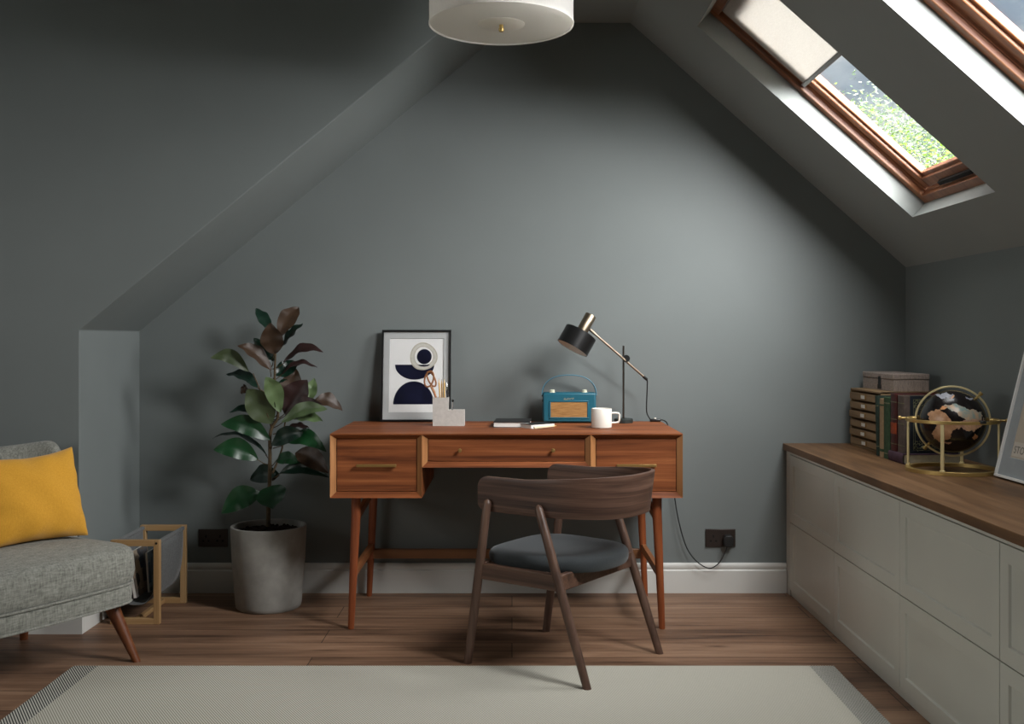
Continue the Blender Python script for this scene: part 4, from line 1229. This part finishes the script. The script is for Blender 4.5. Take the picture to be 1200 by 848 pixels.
# wrap-around back
def backsec(u):
    """centre-line of the back in plan and its outward normal"""
    a = (u*2-1)*math.radians(84)
    x = .02-.255*math.cos(a)**.9 if math.cos(a) > 0 else .02
    y = .275*math.sin(a)
    return x, y
NB = 41
loops = []
for i in range(NB):
    u = i/(NB-1)
    x, y = backsec(u); x2, y2 = backsec(min(1, u+.01)); x1_, y1_ = backsec(max(0, u-.01))
    tx, ty = x2-x1_, y2-y1_; l = math.hypot(tx, ty); nx, ny = -ty/l, tx/l
    if nx*(-1)+ny*y*2 < 0 and x < -.1: nx, ny = -nx, -ny
    # outward: away from seat centre
    if nx*(x-.15)+ny*y < 0: nx, ny = -nx, -ny
    e = min(u, 1-u)
    k = math.sin(min(1, e/.07)*PI/2)
    wing = min(1, abs(u*2-1)**2)
    zt_ = .715+.04*wing-.05*(1-k); zb_ = .30
    T = .072*(.35+.65*k)
    sec = []
    prof = [(0, zb_), (0, lerp(zb_, zt_, .3)), (0, lerp(zb_, zt_, .6)), (0.0, zt_-.045), (.06, zt_-.02), (.25, zt_-.004), (.5, zt_), (.75, zt_-.004), (.94, zt_-.02), (1, zt_-.045), (1, lerp(zb_, zt_, .6)), (1, lerp(zb_, zt_, .3)), (1, zb_)]
    for o_, z in prof:
        lean = -.36*(z-.5)
        sec.append(Vector((x+nx*T*o_+lean, y+ny*T*o_+.06*(z-.5)*math.copysign(1, y)*wing, z)))
    loops.append(sec)
mb = MB(); mb.loft(loops); obj('backrest', mb, TWEED, arm, bevel=0, subsurf=1)
for fx_, sy, z1 in ((.235, 1, .21), (.235, -1, .21), (-.235, 1, .21), (-.235, -1, .21)):
    top_ = Vector((fx_, sy*.255, z1)); foot = Vector((fx_+(.094 if fx_ > 0 else -.02), sy*.297 if fx_ > 0 else sy*.27, 0))
    mb = MB(); mb.tube([foot, foot+(top_-foot)*.02, top_], [.0135, .0145, .0265], 20)
    for v in mb.bm.verts:
        if v.co.z < .012: v.co.z = 0
    obj('leg', mb, TEAK, arm)

# cushion leaning on the back
br_ = Vector((.141, .250, .425)); tr_ = Vector((.035, .262, .739)); bl_ = Vector((.115, -.13, .432)); tl_ = Vector((.0, -.13, .735))
MA = mtx(arm)
c0 = MA @ ((br_+tr_+bl_+tl_)/4)
t = thing('cushion', 'plump mustard yellow square cushion propped on the grey armchair', 'cushion', Matrix.Translation(c0))
nrm_c = ((br_-bl_).cross(tr_-br_)).normalized()
def pill(side):
    def f(u, v):
        p = bl_*(1-u)*(1-v)+br_*u*(1-v)+tl_*(1-u)*v+tr_*u*v
        a, b = u*2-1, v*2-1
        pu, pv = 1-abs(a)**2.6, 1-abs(b)**2.6
        pinch = .045
        cu_, cv_ = (br_-bl_)*.5, (tl_-bl_)*.5
        p = p-cu_*a*pinch*2*(1-b*b)-cv_*b*(.085 if b > 0 else .035)*2*(1-a*a)
        h = .086*max(0, pu*pv)**.55
        wr = .004*math.sin(7*a+5*b)*(pu*pv)+.007*math.sin(11*a-3*b+1)*(1-pv)*pu*(.3+abs(b))+.004*math.sin(13*b+4*a)*(1-pu)*pv
        return MA @ (p+nrm_c*side*(h+wr if pu*pv > .001 else 0))
    return f
mb = MB(); mb.grid(pill(1), 33, 33); mb.grid(pill(-1), 33, 33); bmesh.ops.remove_doubles(mb.bm, verts=mb.bm.verts, dist=1e-4)
obj('cushion_cover', mb, MUSTARD, t, world=True, subsurf=1)
mb = MB(); edge = []
f = pill(1)
for k in range(32): edge.append(f(k/32, 0))
for k in range(32): edge.append(f(1, k/32))
for k in range(32): edge.append(f(1-k/32, 1))
for k in range(32): edge.append(f(0, 1-k/32))
mb.bm.free()

# ---------------------------------------------------------------- pendant lamp
PD = 3.3; pcx = X(587.5, PD); pz = CZ-(29-CY)*PD/F
t = thing('pendant_lamp', 'white drum pendant lamp with brass finial hanging from the ceiling', 'pendant lamp', (pcx, PD, pz))
MP = Matrix.Translation((pcx, PD, pz)); R_ = .2275
mb = MB(); mb.lathe([(R_, 0), (R_, .26)], 96, MP); mb.lathe([(R_+.0015, -.001), (R_+.0015, .005), (R_-.0015, .005), (R_-.0015, -.001)], 96, MP, close=True); obj('shade', mb, SHADEW, t, world=True)
mb = MB(); mb.lathe([(0, .004), (R_-.001, .004)], 96, MP); obj('diffuser', mb, SHADED, t, world=True)
mb = MB(); mb.lathe([(0, -.001), (.0725, -.001), (.0735, -.0004), (.074, .002)], 48, MP); obj('centre_disc', mb, SHADEC, t, world=True)
mb = MB(); mb.lathe([(0, -.022), (.007, -.022), (.0085, -.019), (.0085, -.012), (.0065, -.010), (.0065, -.001), (0, -.001)], 20, MP); obj('finial', mb, BRASS, t, world=True)
mb = MB(); mb.tube([(pcx, PD, pz+.005), (pcx, PD, ZC-.02)], .007, 12); obj('rod', mb, BRASS, t, world=True)
mb = MB(); mb.lathe([(0, ZC), (.06, ZC), (.058, ZC-.018), (.02, ZC-.026), (0, ZC-.026)], 32, Matrix.Translation((pcx, PD, 0))); obj('ceiling_rose', mb, WHITE, t, world=True)

# ---------------------------------------------------------------- outside: ground and trees
mb = MB(); mb.box(-40, 60, -40, 60, -5.7, -5.5); struct('ground', mb, plain('paved_ground', (92, 92, 88), .9, 0, .1, .3, .6))
TL = [leafm('tree_leaf_mid', (58, 74, 50), .6), leafm('tree_leaf_pale', (86, 94, 80), .6), leafm('tree_leaf_bright', (84, 112, 36), .6)]
BARK = plain('bark', (84, 80, 74), .9, 0, .2, .3, 12, .4)
def tree(label, x, y, top, R, seed, mix):
    rnd = random.Random(seed)
    t = thing('tree', label, 'tree', (x, y, -5.5))
    mb = MB(); P = [Vector((x, y, -5.5)), Vector((x+.1, y, -2.5)), Vector((x-.1, y+.1, 0)), Vector((x+.1, y, top-R))]
    P = smoothpts(P, 5); mb.tube(P, [lerp(.22, .09, i/(len(P)-1)) for i in range(len(P))], 10)
    tips = []
    for k in range(16):
        a = rnd.uniform(0, 2*PI); b0 = P[len(P)-1-rnd.randrange(0, 6)]
        e = b0+Vector((math.cos(a)*R*rnd.uniform(.4, .9), math.sin(a)*R*rnd.uniform(.4, .9), R*rnd.uniform(.1, 1.3)))
        m_ = (b0+e)/2+Vector((rnd.uniform(-.2, .2), rnd.uniform(-.2, .2), .15))
        B = smoothpts([b0, m_, e], 4); mb.tube(B, [lerp(.05, .012, i/(len(B)-1)) for i in range(len(B))], 6); tips += B[3:]
    obj('trunk', mb, BARK, t, world=True)
    fo = MB()
    cz = top-R
    for k in range(420):
        # clump
        while True:
            d = Vector((rnd.uniform(-1, 1), rnd.uniform(-1, 1), rnd.uniform(-1, 1)))
            if .25 < d.length < 1: break
        c = Vector((x, y, cz))+Vector((d.x*R*1.25, d.y*R*1.25, d.z*R))
        fo.mi = rnd.choices((0, 1, 2), mix)[0]
        for q in range(150):
            o_ = Vector((rnd.gauss(0, .16), rnd.gauss(0, .16), rnd.gauss(0, .13)))*R*.9
            ax = Vector((rnd.uniform(-1, 1), rnd.uniform(-1, 1), rnd.uniform(-.6, .6))).normalized(); sd = ax.orthogonal().normalized()
            s = rnd.uniform(.022, .048); p = c+o_
            fo.poly([p-ax*s, p+sd*s*.45, p+ax*s, p-sd*s*.45])
    o = obj('foliage', fo, TL, t, world=True, smooth=False, normals=False); o['kind'] = 'stuff'
tree('pale leafy tree seen through the lower part of the half-blinded skylight', 5.6, 15.2, 4.6, 2.1, 1, (3, 5, 1))
tree('bright green leafy tree low at the bottom corner of the skylight view', 4.35, 10.6, 2.72, 1.0, 2, (2, 0, 6))

# ---------------------------------------------------------------- sky, camera, colour management
GLOW = 41.0; FILL_GLOW = 3.8; GLOW3 = 19.0
w = bpy.data.worlds.new('sky'); bpy.context.scene.world = w; w.use_nodes = True
t = w.node_tree; bg = t.nodes['Background']
tc = N(t, 'ShaderNodeTexCoord'); vec = tc.outputs['Generated']
mp = N(t, 'ShaderNodeMapping'); mp.inputs['Scale'].default_value = (2, 2, 5); t.links.new(vec, mp.inputs['Vector'])
cl_ = noise(t, mp.outputs['Vector'], 2.6, 6, .55, .4)
cloud = ramp(t, cl_, [(.36, lin((150, 168, 186))), (.5, lin((196, 208, 216))), (.62, lin((240, 244, 246)))])
dt = N(t, 'ShaderNodeVectorMath', operation='DOT_PRODUCT'); t.links.new(vec, dt.inputs[0]); dt.inputs[1].default_value = Vector((.66, -.72, .22)).normalized()
mr = N(t, 'ShaderNodeMapRange', interpolation_type='SMOOTHSTEP'); mr.inputs['From Min'].default_value = .5; mr.inputs['From Max'].default_value = .98
mr.inputs['To Min'].default_value = 0; mr.inputs['To Max'].default_value = GLOW
t.links.new(dt.outputs['Value'], mr.inputs['Value'])
gl_ = N(t, 'ShaderNodeMix', data_type='RGBA', blend_type='ADD'); gl_.inputs['Factor'].default_value = 1
sc_ = N(t, 'ShaderNodeVectorMath', operation='SCALE'); sc_.inputs[0].default_value = (1.0, 1.0, 1.0)
d3 = N(t, 'ShaderNodeVectorMath', operation='DOT_PRODUCT'); t.links.new(vec, d3.inputs[0]); d3.inputs[1].default_value = Vector((.7, -.4, .6)).normalized()
m3_ = N(t, 'ShaderNodeMapRange', interpolation_type='SMOOTHSTEP'); m3_.inputs['From Min'].default_value = .2; m3_.inputs['From Max'].default_value = .9
m3_.inputs['To Min'].default_value = 0; m3_.inputs['To Max'].default_value = GLOW3; t.links.new(d3.outputs['Value'], m3_.inputs['Value'])
ad_ = N(t, 'ShaderNodeMath', operation='ADD'); t.links.new(mr.outputs['Result'], ad_.inputs[0]); t.links.new(m3_.outputs['Result'], ad_.inputs[1]); t.links.new(ad_.outputs[0], sc_.inputs['Scale'])
t.links.new(cloud, gl_.inputs['A']); t.links.new(sc_.outputs['Vector'], gl_.inputs['B'])
d2 = N(t, 'ShaderNodeVectorMath', operation='DOT_PRODUCT'); t.links.new(vec, d2.inputs[0]); d2.inputs[1].default_value = Vector((-.9, -.25, .3)).normalized()  # extra sky lobe, added to send fill light through the added left window
m2_ = N(t, 'ShaderNodeMapRange', interpolation_type='SMOOTHSTEP'); m2_.inputs['From Min'].default_value = .1; m2_.inputs['From Max'].default_value = .8
m2_.inputs['To Min'].default_value = 0; m2_.inputs['To Max'].default_value = FILL_GLOW; t.links.new(d2.outputs['Value'], m2_.inputs['Value'])
g2 = N(t, 'ShaderNodeMix', data_type='RGBA', blend_type='ADD'); g2.inputs['Factor'].default_value = 1
s2_ = N(t, 'ShaderNodeVectorMath', operation='SCALE'); s2_.inputs[0].default_value = (1.0, .98, .94); t.links.new(m2_.outputs['Result'], s2_.inputs['Scale'])
t.links.new(gl_.outputs['Result'], g2.inputs['A']); t.links.new(s2_.outputs['Vector'], g2.inputs['B'])
t.links.new(g2.outputs['Result'], bg.inputs['Color']); bg.inputs['Strength'].default_value = 1.0
w.cycles.sampling_method = 'MANUAL'; w.cycles.sample_map_resolution = 512

cam = bpy.data.cameras.new('camera'); co = bpy.data.objects.new('camera', cam); C.objects.link(co)
co.location = (0, 0, CZ); co.rotation_euler = (PI/2, 0, 0)
cam.sensor_width = 36; cam.lens = 36*F/1200; cam.shift_y = (CY-424)/1200; cam.clip_start = .02
bpy.context.scene.camera = co
sc = bpy.context.scene
sc.view_settings.view_transform = 'Standard'; sc.view_settings.look = 'None'; sc.view_settings.gamma = 1; sc.view_settings.exposure = 0
sc.view_settings.use_curve_mapping = False
sc.cycles.use_denoising = True
sc.cycles.max_bounces = 10; sc.cycles.diffuse_bounces = 6; sc.cycles.transparent_max_bounces = 12
